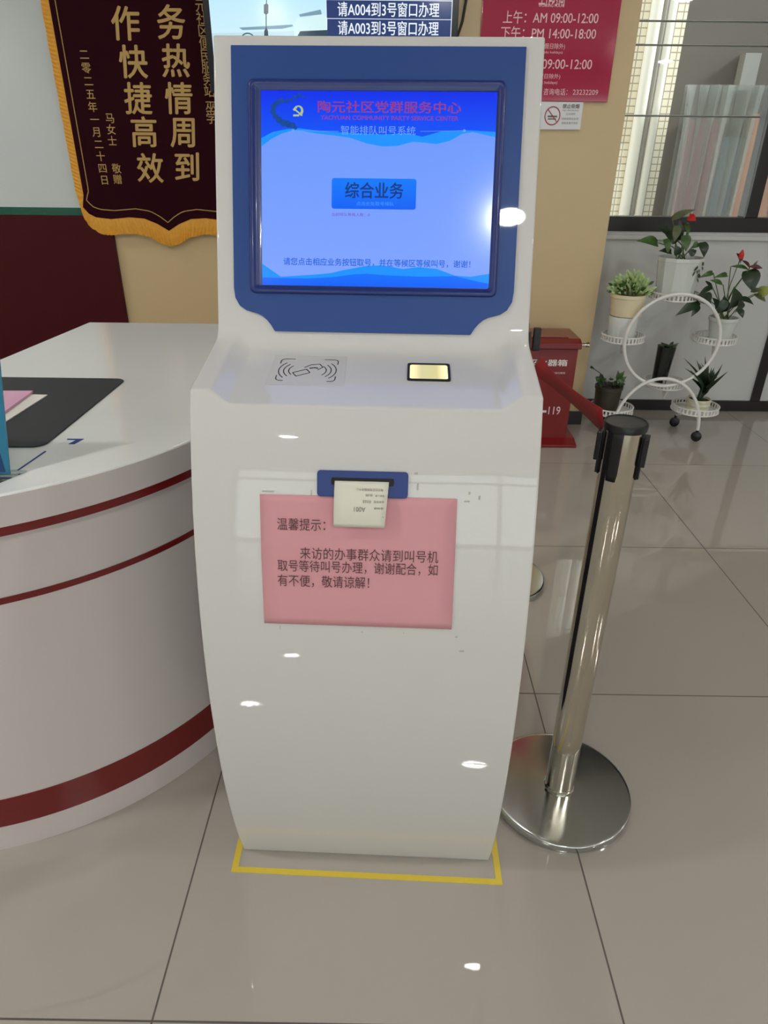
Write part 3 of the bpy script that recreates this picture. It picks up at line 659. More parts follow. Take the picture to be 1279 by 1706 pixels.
m = MB(); m.tube([(.27, 3.53, 2.1), (.31, 3.545, 2.02), (.312, 3.55, 1.92), (.300, 3.55, 1.84), (.275, 3.54, 1.77), (.262, 3.53, 1.70)], .006, 8)
recenter(props(m.obj('cable', 'black_plastic', smooth=True), 'black cable looping down beside the right edge of the television', 'cable'))

# opening hours board
poster = empty('hours_board', (.681, 3.57, 1.549), 'glossy crimson opening hours board with white lettering on the beige wall', 'sign')
under(MB().box((.384, 3.566, 1.549), (.979, 3.579, 2.45)).obj('board_panel', 'poster_red', bevel=.001), poster)
PT = W(3.5655)
def wt(txt, a, b, h, bold=0, shear=0):
    m = MB(); text_fit(m, txt, a[0], b[0], (a[1]+b[1])/2, h, PT, bold, shear=shear); under(m.obj('board_lettering', 'poster_text', fix=False), poster)
wt('上午：AM 09:00-12:00', (0.4768, 1.8552), (0.8891, 1.8629), .046, .006); wt('下午：PM 14:00-18:00', (0.4715, 1.7996), (0.8874, 1.8074), .046, .006)
wt('09:00-12:00', (0.6657, 1.6893), (0.8870, 1.6913), .036, .006)
wt('工作时间', (0.6244, 1.9277), (0.7349, 1.9286), .060, .02); wt('WORKING HOURS', (0.6250, 1.9006), (0.7359, 1.9016), .012)
wt('(法定节假日除外)', (0.5974, 1.7529), (0.7581, 1.7564), .024); wt('(except public holidays)', (0.5998, 1.7309), (0.7505, 1.7344), .012)
wt('(节假日除外)', (0.6257, 1.6417), (0.7517, 1.6451), .022); wt('(except holidays)', (0.6282, 1.6190), (0.7415, 1.6200), .014)
wt('咨询电话：', (0.6836, 1.5851), (0.7920, 1.5861), .026); wt('23232209', (0.8167, 1.5840), (0.9302, 1.5862), .020)
ns = empty('no_smoking_sign', (.78, 3.57, 1.438), 'small white no smoking sign under the crimson opening hours board', 'sign')
under(MB().box((.668, 3.5665, 1.438), (.871, 3.579, 1.547)).obj('sign_plate', 'sign_white', bevel=.001), ns)
m = MB(); cc = (0.7362, 1.4921)
m.tube([(cc[0]+.034*math.cos(a*.2618), 3.566, cc[1]+.036*math.sin(a*.2618)) for a in range(24)], .0026, 5, closed=True)
m.tube([(cc[0]-.024, 3.566, cc[1]+.026), (cc[0]+.024, 3.566, cc[1]-.026)], .002, 5)
under(m.obj('prohibition_ring', 'sign_red'), ns)
m = MB(); m.box((cc[0]-.022, 3.5655, cc[1]-.006), (cc[0]+.022, 3.566, cc[1]+.001)).box((cc[0]-.020, 3.5655, cc[1]-.015), (cc[0]+.018, 3.566, cc[1]-.010))
under(m.obj('cigarette', 'grey_ink'), ns)
N1 = W(3.566)
m = MB(); text_fit(m, '禁止吸烟', *(0.7779, 0.8543), 1.5305, .018, N1, .03); under(m.obj('sign_lettering', 'grey_ink', fix=False), ns)
m = MB(); text_fit(m, 'NO SMOKING', *(0.7801, 0.8540), 1.5141, .006, N1); under(m.obj('sign_lettering', 'grey_ink', fix=False), ns)
m = MB(); text_fit(m, '公共场所', *(0.7984, 0.8396), 1.4999, .009, N1); under(m.obj('sign_lettering', 'grey_ink', fix=False), ns)
m = MB(); text_fit(m, '违者按规定处罚', *(0.7790, 0.8560), 1.4810, .009, N1); under(m.obj('sign_lettering', 'grey_ink', fix=False), ns)
m = MB(); text_fit(m, '请自觉遵守规定', *(0.7812, 0.8557), 1.4643, .009, N1); under(m.obj('sign_lettering', 'grey_ink', fix=False), ns)

# ================================================================ FIRE EXTINGUISHER BOX
fb = empty('fire_extinguisher_box', (.77, 3.4, 0), 'red metal fire extinguisher box with white lettering beside the beige pillar', 'fire box')
under(MB().box((.612, 3.275, .03), (.928, 3.52, .495)).obj('box_body', 'box_red', bevel=.004), fb)
lid = under(MB().prism([(3.262, .495), (3.262, .525), (3.300, .540), (3.532, .540), (3.532, .495)], lambda p: (.600, p[0], p[1]), lambda p: (.940, p[0], p[1])).obj('lid', 'box_red', bevel=.005), fb)
o = under(MB().box((.66, 3.31, .540), (.88, 3.50, .5435)).obj('lid_panel', 'box_red', bevel=.002), fb); o.parent = lid
o = under(MB().lathe([(.008, 0), (.008, .03), (.012, .031), (.012, .042)], (.938, 3.29, .513), 14, (1, 0, 0)).obj('lid_knob', 'steel', smooth=True), fb); o.parent = lid
under(MB().prism([(3.215, 0), (3.215, .014), (3.275, .034), (3.53, .034), (3.53, 0)], lambda p: (.57, p[0], p[1]), lambda p: (.972, p[0], p[1])).obj('box_foot', 'box_red', bevel=.003), fb)
FB = W(3.2745)
m = MB(); text_fit(m, '灭火器箱', *(0.6861, 0.8828), 0.4261, .034, FB, .03); under(m.obj('box_lettering', 'box_white', fix=False), fb)
m = MB(); text_fit(m, '消防器材请勿挪用', *(0.7733, 0.8775), 0.3751, .010, FB); under(m.obj('box_lettering', 'box_white', fix=False), fb)
m = MB(); text_fit(m, '火警', *(0.7330, 0.7881), 0.1756, .030, FB, .02); under(m.obj('box_lettering', 'box_white', fix=False), fb)
m = MB(); m.box((0.7866, 3.2740, 0.1746-.006), (0.8096, 3.2745, 0.1746+.006)); under(m.obj('box_lettering', 'box_white'), fb)
m = MB(); text_fit(m, '119', *(0.8199, 0.8795), 0.1799, .042, FB, .0); under(m.obj('box_lettering', 'box_white', fix=False), fb)

# ================================================================ BARRIER POSTS
def stanchion(x, y, label, lean=(0, 0), H=.910):
    t = empty('barrier_post', (x, y, 0), label, 'barrier post', group='steel belt barrier posts')
    MB().lathe([(.157, 0), (.160, .002), (.160, .016), (.1592, .0182), (.1575, .0192), (.154, .0196), (.150, .0198), (.10, .0212), (.044, .0228), (.036, .0232)], (0, 0, 0), 72).obj('base', 'steel_base', t, smooth=True, angle=45)
    ax = Vector((lean[0], lean[1], H)).normalized()
    MB().lathe([(.0317, .020), (.0317, H-.010)], (0, 0, 0), 40, ax).obj('tube', 'steel', t, smooth=True)
    MB().lathe([(.0335, .0235), (.0345, .026), (.0335, .030), (.0318, .031)], (0, 0, 0), 40, ax).obj('collar', 'steel', t, smooth=True)
    hd = MB().lathe([(.0322, H-.013), (.0362, H-.012), (.0368, H-.003), (.0354, H), (.0338, H+.0004), (.0324, H-.001)], (0, 0, 0), 40, ax).obj('cap', 'black_plastic', t, smooth=True, angle=40)
    e1 = Vector((0, -1, 0)); e1 = (e1-ax*e1.dot(ax)).normalized(); e2 = ax.cross(e1)
    def cyl(a, r, h): an = math.radians(a); return (ax*h+(e1*math.cos(an)+e2*math.sin(an))*r)
    for a0 in (-36, 67, 153, 243):
        m = MB(); lo, hi = H-.100, H-.008
        pts = [(-21, hi), (-21, lo+.006), (-17, lo), (17, lo), (21, lo+.006), (21, hi)]
        N = 9; rows = []
        for k in range(7):
            h = lo+(hi-lo)*k/6; w = 14 if k == 0 else 17
            rows.append([cyl(a0-w+2*w*i/(N-1), .0328, h) for i in range(N)])
        m.grid(rows); m.obj('belt_socket', 'black_plastic', t, smooth=True, solid=.0026)
    for a0 in (67, 243):
        m = MB(); vs = []
        for h0, h1, r0, r1, w in ((H-.074, H-.022, .033, .0425, .013), (H-.098, H-.074, .033, .0370, .011)):
            c = [cyl(a0, r, h) for r in (r0, r1) for h in (h0, h1)]; s = (cyl(a0+90, 1, 0))*w
            m.add([c[0]-s, c[0]+s, c[1]-s, c[1]+s, c[2]-s, c[2]+s, c[3]-s, c[3]+s], [(0, 1, 3, 2), (4, 6, 7, 5), (0, 4, 5, 1), (2, 3, 7, 6), (0, 2, 6, 4), (1, 5, 7, 3)])
        m.obj('belt_clip', 'black_plastic', t, bevel=.0015)
    return t
pa = stanchion(.407, 1.083, 'stainless steel barrier post with black cap, right of the kiosk in front', (-.005, -.010))
pb = stanchion(.392, 1.972, 'second steel barrier post, mostly hidden behind the kiosk', (-.022, 0), .885)
MB().lathe([(.004, 0), (.004, .003), (.0025, .004)], (-.031, -.012, .030), 12, (-.9, -.3, .1)).obj('set_screw', 'screw_dark', pa)
# the belt
m = MB(); rows = [[], []]
a, b = Vector((0.4310, 1.935, 0.7766)), Vector((0.3766, 1.115, 0.8942))
for i in range(21):
    t = i/20; c = a.lerp(b, t); sag = -.004*4*t*(1-t); tw_ = (1-t)*(1-2*t)*.015-.009*4*t*(1-t)-.005*t*(2*t-1)
    rows[0].append((c.x-tw_, c.y, c.z+sag-.023)); rows[1].append((c.x+tw_, c.y, c.z+sag+.023))
m.grid(rows)
bl = empty('barrier_belt', (.39, 1.52, .8), 'dark red belt stretched between the two steel barrier posts', 'belt')
under(m.obj('belt_webbing', 'belt_red', smooth=True, solid=.0016), bl)
props(under(MB().box((0.4122, 1.922, 0.8164), (0.4328, 1.937, 0.8813)).obj('belt_end', 'black_plastic', bevel=.002), bl), 'black plastic belt end')

# ================================================================ PLANT STAND
YS = 3.45
stand = empty('plant_stand', (1.455, YS, 0), 'white ring shaped metal plant stand on casters below the window', 'plant stand')
def ub(o): return under(o, stand)
YR = 3.36
RC = (1.4103, 0.5178); RR = (1.6426-1.1747)/2
ub(MB().tube([(RC[0]+RR*math.cos(i*math.pi/32), YR, RC[1]+RR*.97*math.sin(i*math.pi/32)) for i in range(64)], .0085, 10, closed=True).obj('ring_frame', 'stand_white', smooth=True))
AL, AR = 1.1816, 1.6311; AC, AW = (AL+AR)/2, (AR-AL)/2; AH = 0.3318-.062
yy = 3.335
ub(MB().tube([(AC+AW*math.cos(math.pi*i/30), yy+.015*math.sin(math.pi*i/30), .062+AH*math.sin(math.pi*i/30)) for i in range(31)], .0085, 10).obj('arch_leg', 'stand_white', smooth=True))
def caster(x, y):
    cs = MB(); cs.lathe([(.018, -.013), (.025, -.010), (.027, 0), (.025, .010), (.018, .013)], (x, y, .027), 20, (.4, 1, 0)); cs.lathe([(.007, .02), (.007, .04)], (x, y, .027), 10)
    ub(cs.obj('caster', 'black_plastic', smooth=True))
for sx in (-1, 1): caster(AC+sx*AW, yy); caster(AC+sx*(AW-.03), 3.56)
def tray(cx, cy, z, R):
    t = MB(); t.lathe([(R-.006, 0), (R, .002)], (cx, cy, z), 40)
    for zz in (.004, .032): t.tube([(cx+R*math.cos(i*math.pi/20), cy+R*math.sin(i*math.pi/20), z+zz) for i in range(40)], .0042, 6, closed=True)
    n = 36
    for i in range(n):
        a = 2*math.pi*i/n; p = (cx+R*math.cos(a), cy+R*math.sin(a))
        t.box((p[0]-.0045, p[1]-.0012, z+.003), (p[0]+.0045, p[1]+.0012, z+.032), Matrix.Rotation(a+math.pi/2, 3, 'Z'), (p[0], p[1], z+.0175))
    return ub(t.obj('tray', 'stand_white', smooth=True, angle=40))
# tray positions: X, Y, Z of floor, radius
TOP = (1.4176, 3.47, 0.7216-.016, .112)
LFT = (1.2002, 3.47, 0.5109-.016, .104)
RGT = (1.6712, 3.47, 0.5105-.016, .104)
LBT = (1.1987, 3.45, 0.1346-.014, .110)
RBT = (1.6433, 3.45, 0.1471-.014, .118)
CTR = (1.4595, 3.47, 0.2805-.020, .100)
for t_ in (TOP, LFT, RGT, LBT, RBT, CTR): tray(*t_)
def bracket(pts): ub(MB().tube(pts, .0055, 8).obj('bracket', 'stand_white', smooth=True))
def on_ring(deg): return (RC[0]+RR*math.cos(math.radians(deg)), YR+.006, RC[1]+RR*.97*math.sin(math.radians(deg)))
bracket([on_ring(90), (TOP[0], TOP[1], TOP[2]-.004)])
for T_, dg_ in ((LFT, 190), (RGT, -10), (CTR, -80)):
    p = on_ring(dg_); bracket([p, ((p[0]+T_[0])/2, (p[1]+T_[1])/2, T_[2]-.05), (T_[0], T_[1], T_[2]-.004), (T_[0], T_[1]+.06, T_[2]-.004)])
for T_, sx in ((LBT, -1), (RBT, 1)):
    bracket([(AC+sx*AW*.985, 3.338, .11), (T_[0], T_[1], T_[2]-.004), (AC+sx*(AW-.03), 3.56, .066), (AC+sx*(AW-.03), 3.56, .05)])
bracket([(AC, 3.35, .062+AH), (CTR[0], CTR[1], CTR[2]-.006)])

def leaf(mb, p0, p1, w, kind='heart', n=7, fold=.25, droop=.12, tilt=0.0):
    """one leaf blade from its stalk end p0 to its tip p1"""
    p0, p1 = Vector(p0), Vector(p1); ax = p1-p0; L = ax.length
    nr = Vector((tilt+random.uniform(-.3, .3), -1, .55+random.uniform(-.2, .3))); nr = (nr-ax.normalized()*nr.dot(ax.normalized())).normalized(); sd = ax.normalized().cross(nr)
    rows = []
    for i in range(n+1):
        t = i/n
        if kind == 'heart': hw = w/2*(math.sin(math.pi*min(1, (t+.16)/1.16)**.75))*(1.0 if t < .98 else .2)
        elif kind == 'lance': hw = w/2*math.sin(math.pi*(t*.94+.06))
        else: hw = w/2*(1-t**2.2)*(.75+.25*min(1, t*5))
        c = p0+ax*t+nr*(droop*L*math.sin(math.pi*t)) ; hw = max(hw, .0006)
        rows.append([c-sd*hw+nr*hw*fold, c, c+sd*hw+nr*hw*fold])
    mb.grid(rows)
def potted(name, loc, label, cat='plant'): return empty(name, loc, label, cat, group='potted plants on the ring stand')
def foliage(parent, leaves, default, mats):
    """leaves: list of (p0,p1,width,kind,mat)"""
    groups = {}
    m = MB(); idx = {k: i for i, k in enumerate(mats)}
    for p0, p1, w, kd, mt in leaves: m.m = idx[mt]; leaf(m, p0, p1, w, kd)
    return under(m.obj('foliage', list(mats), smooth=True, fix=False, angle=80), parent)
def pot(parent, c, z0, z1, rb, rt, mt, n=40, soil=True, rim=True):
    h = z1-z0; pr = [(rb*.9, 0), (rb, .004), (rt-.002, h-.018), (rt+(.002 if rim else 0), h-.016), (rt+(.002 if rim else 0), h), (rt-.006, h), (rt-.010, h-.022)]
    under(MB().lathe(pr, (c[0], c[1], z0), n).obj('pot', mt, smooth=(n > 16), angle=40), parent)
    if soil: under(MB().lathe([(rt-.008, h-.022), (rt*.5, h-.016), (.004, h-.014)], (c[0], c[1], z0), 24).obj('soil', 'soil', smooth=True), parent)
def J(p, s=.05): return (p[0], p[1]+random.uniform(-s, s), p[2])
# top anthurium
pl = potted('potted_anthurium', (TOP[0], TOP[1], TOP[2]+.004), 'anthurium with one small red flower in the white pot on the top tray')
z0 = TOP[2]+.004; zt = 0.9019; cx = 1.4161
pot(pl, (cx, 3.47), z0, zt, .088, .108, 'pot_white', n=12, rim=False)
L = [((1.278, 3.440, 0.963), (1.162, 3.400, 0.977), .052, 'heart', 'leaf_mid'), ((1.334, 3.460, 1.073), (1.417, 3.420, 1.115), .034, 'heart', 'leaf_olive'),
     ((1.383, 3.500, 0.969), (1.277, 3.520, 1.037), .036, 'lance', 'leaf_dark'), ((1.371, 3.460, 0.965), (1.312, 3.480, 1.051), .040, 'heart', 'leaf_dark'), ((1.373, 3.450, 0.979), (1.361, 3.440, 1.070), .044, 'heart', 'leaf_dark'),
     ((1.393, 3.420, 1.004), (1.404, 3.400, 0.934), .048, 'heart', 'leaf_mid'), ((1.486, 3.440, 0.971), (1.504, 3.420, 0.906), .052, 'heart', 'leaf_dark'), ((1.472, 3.440, 0.968), (1.446, 3.440, 0.944), .030, 'heart', 'leaf_mid'),
     ((1.344, 3.420, 0.929), (1.275, 3.400, 0.935), .034, 'heart', 'leaf_dark'), ((1.372, 3.400, 0.920), (1.346, 3.400, 0.963), .040, 'heart', 'leaf_dark'), ((1.424, 3.400, 0.921), (1.454, 3.400, 0.940), .038, 'heart', 'leaf_dark'),
     ((1.321, 3.470, 1.017), (1.347, 3.430, 0.960), .034, 'heart', 'leaf_dark'), ((1.439, 3.480, 1.020), (1.392, 3.480, 1.052), .028, 'lance', 'leaf_dark'), ((1.348, 3.420, 1.045), (1.339, 3.400, 0.973), .040, 'heart', 'leaf_olive'),
     ((1.303, 3.420, 0.987), (1.321, 3.400, 0.920), .036, 'heart', 'leaf_mid'), ((1.399, 3.470, 1.052), (1.413, 3.430, 1.008), .024, 'lance', 'leaf_mid')]
foliage(pl, L, None, ('leaf_mid', 'leaf_dark', 'leaf_olive'))
m = MB(); base = Vector((cx, 3.47, zt-.01))
for q in ((1.281, 3.440, 0.966), (1.334, 3.460, 1.073), (1.383, 3.500, 0.969), (1.373, 3.450, 0.979), (1.393, 3.420, 1.004), (1.486, 3.440, 0.971), (1.321, 3.470, 1.017), (1.421, 3.450, 1.022), (1.411, 3.450, 1.057)):
    q = Vector(q); b0 = base+Vector((random.uniform(-.03, .03), random.uniform(-.02, .02), 0)); m.tube([b0, b0.lerp(q, .5)+Vector((0, 0, .02)), q], .0028, 5)
under(m.obj('stems', 'stem_green', smooth=True), pl)
m = MB(); leaf(m, (1.399, 3.440, 1.080), (1.430, 3.420, 1.067), .044, 'heart', droop=.1); m.tube([(1.401, 3.430, 1.079), (1.398, 3.420, 1.097)], .004, 6)
under(m.obj('flower', 'flower_red', smooth=True, fix=False), pl)
m = MB()
for i in range(16):
    u = random.uniform(1142, 1164); v = 430+random.random()*30*(1-abs(u-1152)/24)
    a_ = math.radians(-68+ (u-1142)*1.6); R_ = .1075-.02*(v-430)/52
    c = Vector((cx+R_*math.cos(a_)*1.0, 3.47+R_*math.sin(a_), zt-.01-(v-430)/310)); leaf(m, c, c+Vector((random.uniform(-.012, .012), -.004, -.018)), .007, 'lance', 3)
under(m.obj('trailing_leaves', 'leaf_dark', fix=False), pl)
# right anthurium
pl = potted('potted_anthurium', (RGT[0], RGT[1], RGT[2]+.004), 'leggy anthurium with a raised red bud in the white pot on the right tray')
z0 = RGT[2]+.004; zt = 0.6192; cx = 1.6941
pot(pl, (cx, 3.47), z0, zt, .050, .070, 'pot_white')
L = [((1.751, 3.460, 0.846), (1.780, 3.420, 0.751), .085, 'heart', 'leaf_dark'), ((1.750, 3.460, 0.849), (1.650, 3.440, 0.864), .022, 'lance', 'leaf_mid'), ((1.563, 3.420, 0.838), (1.482, 3.380, 0.818), .026, 'heart', 'leaf_mid'),
     ((1.640, 3.430, 0.827), (1.551, 3.380, 0.819), .026, 'heart', 'leaf_mid'), ((1.623, 3.420, 0.783), (1.548, 3.400, 0.805), .024, 'lance', 'leaf_mid'), ((1.576, 3.420, 0.772), (1.502, 3.380, 0.743), .028, 'lance', 'leaf_dark'),
     ((1.515, 3.400, 0.706), (1.393, 3.340, 0.647), .052, 'heart', 'leaf_dark'), ((1.586, 3.420, 0.703), (1.477, 3.360, 0.741), .060, 'heart', 'leaf_dark'), ((1.516, 3.400, 0.689), (1.479, 3.360, 0.639), .036, 'heart', 'leaf_dark'),
     ((1.692, 3.420, 0.670), (1.661, 3.380, 0.779), .090, 'heart', 'leaf_dark'), ((1.733, 3.440, 0.649), (1.712, 3.400, 0.720), .064, 'heart', 'leaf_dark'), ((1.646, 3.420, 0.652), (1.625, 3.380, 0.739), .070, 'heart', 'leaf_dark'), ((1.629, 3.440, 0.660), (1.588, 3.420, 0.721), .052, 'heart', 'leaf_dark'),
     ((1.744, 3.460, 0.713), (1.800, 3.420, 0.689), .034, 'heart', 'leaf_dark'), ((1.732, 3.420, 0.665), (1.753, 3.400, 0.628), .036, 'heart', 'leaf_dark'), ((1.810, 3.460, 0.734), (1.855, 3.420, 0.704), .030, 'lance', 'leaf_olive'),
     ((1.827, 3.460, 0.737), (1.881, 3.420, 0.769), .055, 'heart', 'leaf_yellow'), ((1.789, 3.460, 0.745), (1.829, 3.440, 0.760), .024, 'lance', 'leaf_olive'), ((1.555, 3.460, 0.793), (1.589, 3.440, 0.752), .022, 'lance', 'leaf_dark'), ((1.626, 3.360, 0.720), (1.607, 3.360, 0.657), .046, 'heart', 'leaf_dark'),
     ((1.710, 3.460, 0.890), (1.748, 3.440, 0.854), .022, 'lance', 'leaf_maroon'), ((1.747, 3.450, 0.864), (1.803, 3.430, 0.859), .022, 'lance', 'leaf_maroon'), ((1.761, 3.450, 0.859), (1.776, 3.440, 0.893), .012, 'lance', 'leaf_olive')]
foliage(pl, L, None, ('leaf_mid', 'leaf_dark', 'leaf_olive', 'leaf_yellow', 'leaf_maroon'))
m = MB(); base = Vector((cx, 3.47, zt-.01))
for q in ((1.751, 3.460, 0.846), (1.653, 3.440, 0.862), (1.567, 3.420, 0.836), (1.626, 3.420, 0.783), (1.576, 3.420, 0.772), (1.515, 3.400, 0.706), (1.586, 3.420, 0.703), (1.692, 3.420, 0.670), (1.744, 3.460, 0.713), (1.810, 3.460, 0.734), (1.827, 3.460, 0.737), (1.695, 3.450, 0.899), (1.752, 3.450, 0.859)):
    q = Vector(q); b0 = base+Vector((random.uniform(-.03, .03), random.uniform(-.02, .02), 0)); m.tube([b0, b0.lerp(q, .5)+Vector((-.008, 0, .02)), q], .0024, 5)
under(m.obj('stems', 'stem_green', smooth=True), pl)
m = MB(); leaf(m, (1.701, 3.450, 0.886), (1.659, 3.430, 0.926), .036, 'heart'); under(m.obj('bract', 'leaf_maroon', smooth=True, fix=False), pl)
m = MB(); m.tube([(1.682, 3.425, 0.905), (1.681, 3.420, 0.922), (1.681, 3.420, 0.943)], [.012, .013, .003], 8); under(m.obj('flower', 'flower_red', smooth=True), pl)
# cream pot on a white pot, left tray
up_ = potted('upturned_pot', (LFT[0], LFT[1], LFT[2]+.004), 'plain white pot carrying the cream succulent pot on the left tray', 'pot')
lx = 1.1885; za = LFT[2]+.004; zb = 0.6192
under(MB().lathe([(.064, 0), (.066, .003), (.073, zb-za-.004), (.071, zb-za)], (lx, 3.47, za), 40).obj('pot', 'pot_white', smooth=True, angle=40), up_)
pl = potted('potted_succulent', (lx, 3.47, zb), 'pale green succulent in the cream pot set on a white pot, left tray')
zt = 0.7275; pot(pl, (lx+.006, 3.47), zb+.001, zt, .076, .086, 'pot_cream')
L = []
for i in range(280):
    a = random.uniform(0, 6.283); el = random.uniform(.05, 1.35); r = random.uniform(.035, .088); d = Vector((math.cos(a)*math.cos(el)*1.15, math.sin(a)*math.cos(el), math.sin(el)*1.1))
    c = Vector((lx+.012, 3.465, zt-.006)); q = c+d*r; L.append((tuple(q), tuple(q+d*.024+Vector((0, 0, .004))), .014, 'lance', 'leaf_light' if random.random() < .75 else 'leaf_mid'))
foliage(pl, L, None, ('leaf_light', 'leaf_mid'))
m = MB()
for i in range(9):
    a = i*.7; b0 = Vector((lx+.006+.03*math.cos(a), 3.47+.03*math.sin(a), zt-.016)); m.tube([b0, b0+Vector((.02*math.cos(a), .02*math.sin(a), .05))], .004, 6)
under(m.obj('stems', 'stem_green', smooth=True), pl)
# dark plant in the middle
pl = potted('potted_seedling', (CTR[0], CTR[1], CTR[2]+.004), 'small plant in a tall dark tilted pot inside the ring of the stand')
b0, b1 = Vector((1.426, 3.460, 0.319)), Vector((1.433, 3.460, 0.470)); b0.z = CTR[2]+.006; ax = b1-b0; hh = ax.length
under(MB().lathe([(.034, 0), (.036, .004), (.046, hh), (.042, hh), (.040, hh-.02)], b0, 32, ax).obj('pot', 'pot_dark', smooth=True, angle=40), pl)
props(under(MB().lathe([(.034, 0), (.037, .003), (.037, .006)], b0-Vector((0, 0, .004)), 32).obj('saucer', 'pot_dark', smooth=True), pl), 'small dark saucer')
L = []
for i in range(26):
    a = random.uniform(0, 6.283); c = b1+Vector((math.cos(a)*.022, math.sin(a)*.022, -.004)); d = Vector((math.cos(a)*.8, math.sin(a)*.8, random.uniform(.1, .7)))*random.uniform(.02, .042); L.append((tuple(c), tuple(c+d), .016, 'heart', 'leaf_dark' if i % 3 else 'leaf_olive'))
foliage(pl, L, None, ('leaf_dark', 'leaf_olive'))
# bottom left
pl = potted('potted_creeper', (LBT[0], LBT[1], LBT[2]+.004), 'low dark creeper in a wide dark brown pot on the bottom left tray')
cx = 1.1668; zt = 0.2631; zz = LBT[2]+.004
pot(pl, (cx, 3.45), zz, zt, .060, .070, 'pot_brown')
L = []
for i in range(46):
    a = random.uniform(0, 6.283); r = .015+.05*math.sqrt(random.random()); c = Vector((cx+r*math.cos(a), 3.45+r*math.sin(a), zt+random.uniform(-.006, .03))); d = Vector((math.cos(a)*.7, math.sin(a)*.7, random.uniform(-.2, .8)))*.026; L.append((tuple(c), tuple(c+d), .020, 'heart', ('leaf_dark', 'leaf_dark', 'leaf_mid')[i % 3]))
for p, q in (((1.183, 3.370, 0.326), (1.201, 3.360, 0.366)), ((1.189, 3.370, 0.313), (1.218, 3.360, 0.338)), ((1.181, 3.370, 0.319), (1.217, 3.360, 0.310)), ((1.174, 3.370, 0.325), (1.167, 3.360, 0.369)), ((1.179, 3.370, 0.332), (1.190, 3.360, 0.360))): L.append((p, q, .024, 'heart', 'leaf_mid'))
foliage(pl, L, None, ('leaf_dark', 'leaf_mid'))
m = MB(); m.tube([(1.151, 3.450, 0.270), (1.091, 3.390, 0.344), (1.043, 3.380, 0.374)], .002, 5); m.tube([(1.050, 3.380, 0.371), (1.033, 3.380, 0.380)], [.003, .007], 6); 
m.tube([(1.168, 3.390, 0.288), (1.180, 3.370, 0.326)], .003, 5)
under(m.obj('stems', 'leaf_dark', smooth=True), pl)
# bottom right dracaena
pl = potted('potted_dracaena', (RBT[0], RBT[1], RBT[2]+.004), 'spiky dark dracaena in a ridged ivory pot on the bottom right tray')
cx = 1.6553; zz = RBT[2]+.004; h = 0.2005-zz
pr = [(.050, 0), (.052, .004)]
for k in range(3): pr += [(.056+.003*k, h*(k+.1)/3+.004), (.060+.002*k, h*(k+.5)/3), (.056+.003*k, h*(k+.9)/3)]
pr += [(.062, h), (.056, h), (.054, h-.012)]
under(MB().lathe(pr, (cx, 3.45, zz), 40).obj('pot', 'pot_ivory', smooth=True, angle=50), pl)
under(MB().lathe([(.056, h-.012), (.004, h-.006)], (cx, 3.45, zz), 24).obj('soil', 'soil'), pl)
L = []; tips = [(1.497, 3.380, 0.429), (1.620, 3.420, 0.430), (1.657, 3.450, 0.404), (1.688, 3.360, 0.409), (1.735, 3.380, 0.364), (1.502, 3.360, 0.385), (1.667, 3.340, 0.309), (1.680, 3.360, 0.341), (1.526, 3.340, 0.379), (1.591, 3.440, 0.405), (1.677, 3.440, 0.369), (1.581, 3.360, 0.411), (1.687, 3.420, 0.356), (1.573, 3.440, 0.317), (1.601, 3.340, 0.395)]
for i, t_ in enumerate(tips):
    t_ = Vector(t_); b_ = Vector((cx+.01, 3.45, zz+h+.03+.014*(i % 4))); L.append((tuple(b_), tuple(t_), .022, 'strap', 'leaf_dark'))
for i in range(26):
    a = random.uniform(0, 6.283); b_ = Vector((cx+.012, 3.45, zz+h+random.uniform(0, .08))); L.append((tuple(b_), tuple(b_+Vector((math.cos(a)*.05, math.sin(a)*.05, random.uniform(.05, .12)))), .020, 'strap', 'leaf_dark'))
foliage(pl, L, None, ('leaf_dark',))
under(MB().tube([(cx, 3.45, zz+h-.01), (cx+.01, 3.45, zz+h+.10)], .012, 8).obj('trunk', 'leaf_dark', smooth=True), pl)

# ================================================================ OUTSIDE THE WINDOW
struct(MB().box((0, YL+.2, -.3), (14, 14, -.2)).obj('ground', 'ground_grey'))
bg = empty('tiled_building', (1.8, 5.6, -.2), 'neighbouring beige tiled building seen through the window', 'building')
under(MB().box((1.15, 5.5, -.2), (1.96, 6.5, 5)).obj('tiled_pier', 'facade_tile'), bg)
m = MB(); m.box((1.96, 6.1, -.2), (9, 6.5, 5)); under(m.obj('rear_wall', 'outside_dark'), bg)
for x, r in ((1.735, .040), (1.835, .032)): under(MB().lathe([(r, 0), (r, 5)], (x, 5.45, -.2), 16).obj('drain_pipe', 'pipe_white', smooth=True), bg)
under(MB().lathe([(.018, 0), (.018, 5)], (1.787, 5.44, -.2), 12).obj('thin_pipe', 'pipe_grey', smooth=True), bg)
under(MB().box((2.32, 6.04, -.2), (2.60, 6.1, 1.62)).obj('doorway', 'outside_maroon'), bg)
under(MB().box((2.60, 6.06, -.2), (2.80, 6.1, 1.50)).obj('shutter', 'outside_blue'), bg)
under(MB().box((2.80, 6.05, -.2), (5.5, 6.1, 1.66)).obj('brick_panel', 'outside_brick'), bg)
under(MB().box((2.6238, 6.0, 1.8112), (2.7404, 6.1, 2.0453)).obj('wall_box', 'sheet_grey'), bg)
m = MB(); rows = [[], [], [], []]
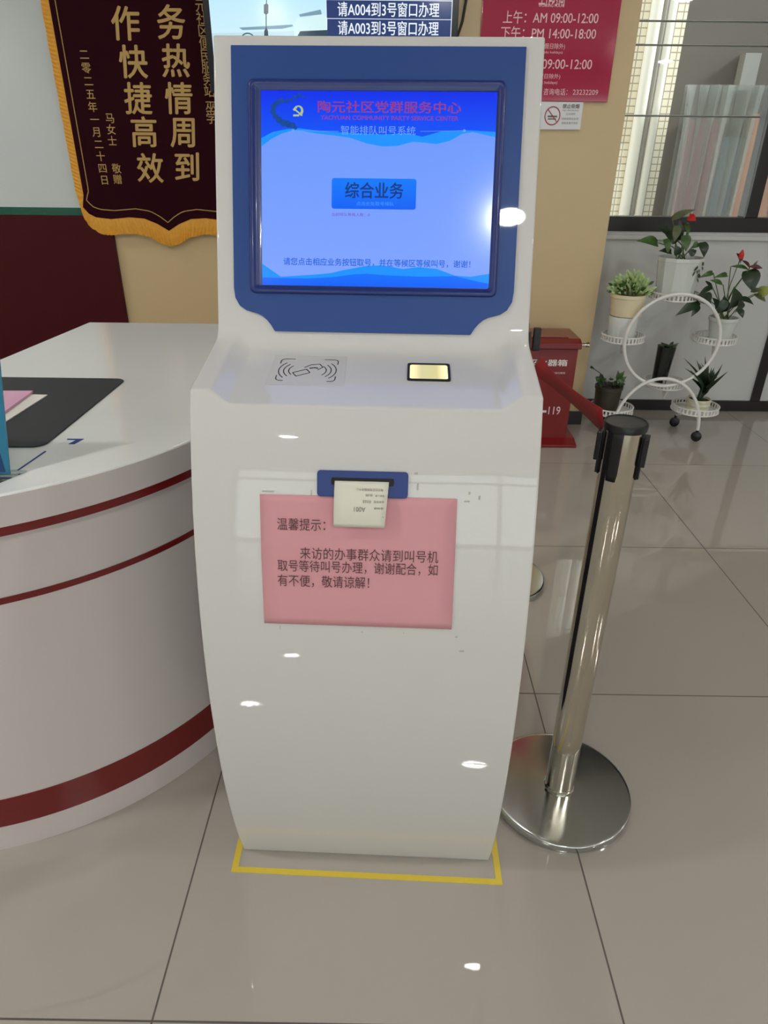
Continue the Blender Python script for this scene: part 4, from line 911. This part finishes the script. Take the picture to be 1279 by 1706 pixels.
for i in range(90):
    x = 1.97+1.25*i/89; y = 5.30+.035*math.sin(i*.9)+.02*math.sin(i*2.3)
    for j, z in enumerate((-.2, .8, 1.5, 1.78)): rows[j].append((x+.02*j*math.sin(i), y+.01*j, z))
m.grid(rows)
MT['plastic_sheet'] = mat('plastic_sheet', (150, 154, 152), rough=.3, var=.12, vscale=5)
nt = MT['plastic_sheet'].node_tree; bs = nt.nodes['Principled BSDF']; bs.inputs['Alpha'].default_value = .42
recenter(props(m.obj('plastic_sheet', 'plastic_sheet', smooth=True), 'grey translucent plastic sheet hanging outside behind the window', 'sheet'))
gd = empty('window_guard', (2.5, 4.1, 1.0), 'thin horizontal metal window guard bars outside the glass', 'window guard')
for z in (1.527, 1.835, 1.934, 2.03, 2.25): under(MB().tube([(1.0, 4.1, z), (7, 4.1, z)], .0045, 6).obj('guard_bar', 'pipe_grey', smooth=True), gd)
for x in (1.02, 2.4, 3.9, 5.4): under(MB().box((x, 4.108, 1.0), (x+.012, 4.118, 2.4)).obj('guard_post', 'pipe_grey'), gd)

# ================================================================ CEILING LIGHTS
def downlight(x, y, label, k=1.0):
    t = empty('ceiling_light', (x, y, HC), label, 'ceiling light', group='round recessed ceiling lights')
    m = MB(); ring(m, [[(k*r*math.cos(i*math.pi/16), k*r*math.sin(i*math.pi/16), z) for i in range(32)] for r, z in ((.105, 0), (.103, -.006), (.088, -.008), (.084, -.003))])
    m.obj('trim_ring', 'plain_white', t, smooth=True)
    MB().poly([(k*.085*math.cos(-i*math.pi/16), k*.085*math.sin(-i*math.pi/16), -.004) for i in range(32)]).obj('lamp_face', 'lamp_face', t, fix=False)
for x, y in ((.50, -1.36), (.55, 2.35), (-1.7, .5), (-1.4, -4.75), (-1.4, -2.7), (-3.2, 2.6), (-3.2, -1.0), (3.4, -4.7), (3.4, -2.2), (2.6, .4), (4.6, 1.4), (5.4, -3.4), (4.8, -.4)):  # lamps by the desk and over the right floor are added fill light
    downlight(x, y, 'round recessed ceiling light above the hall, unseen; some of the set are added fill', .6 if (x, y) == (.55, 2.35) else 1.0)
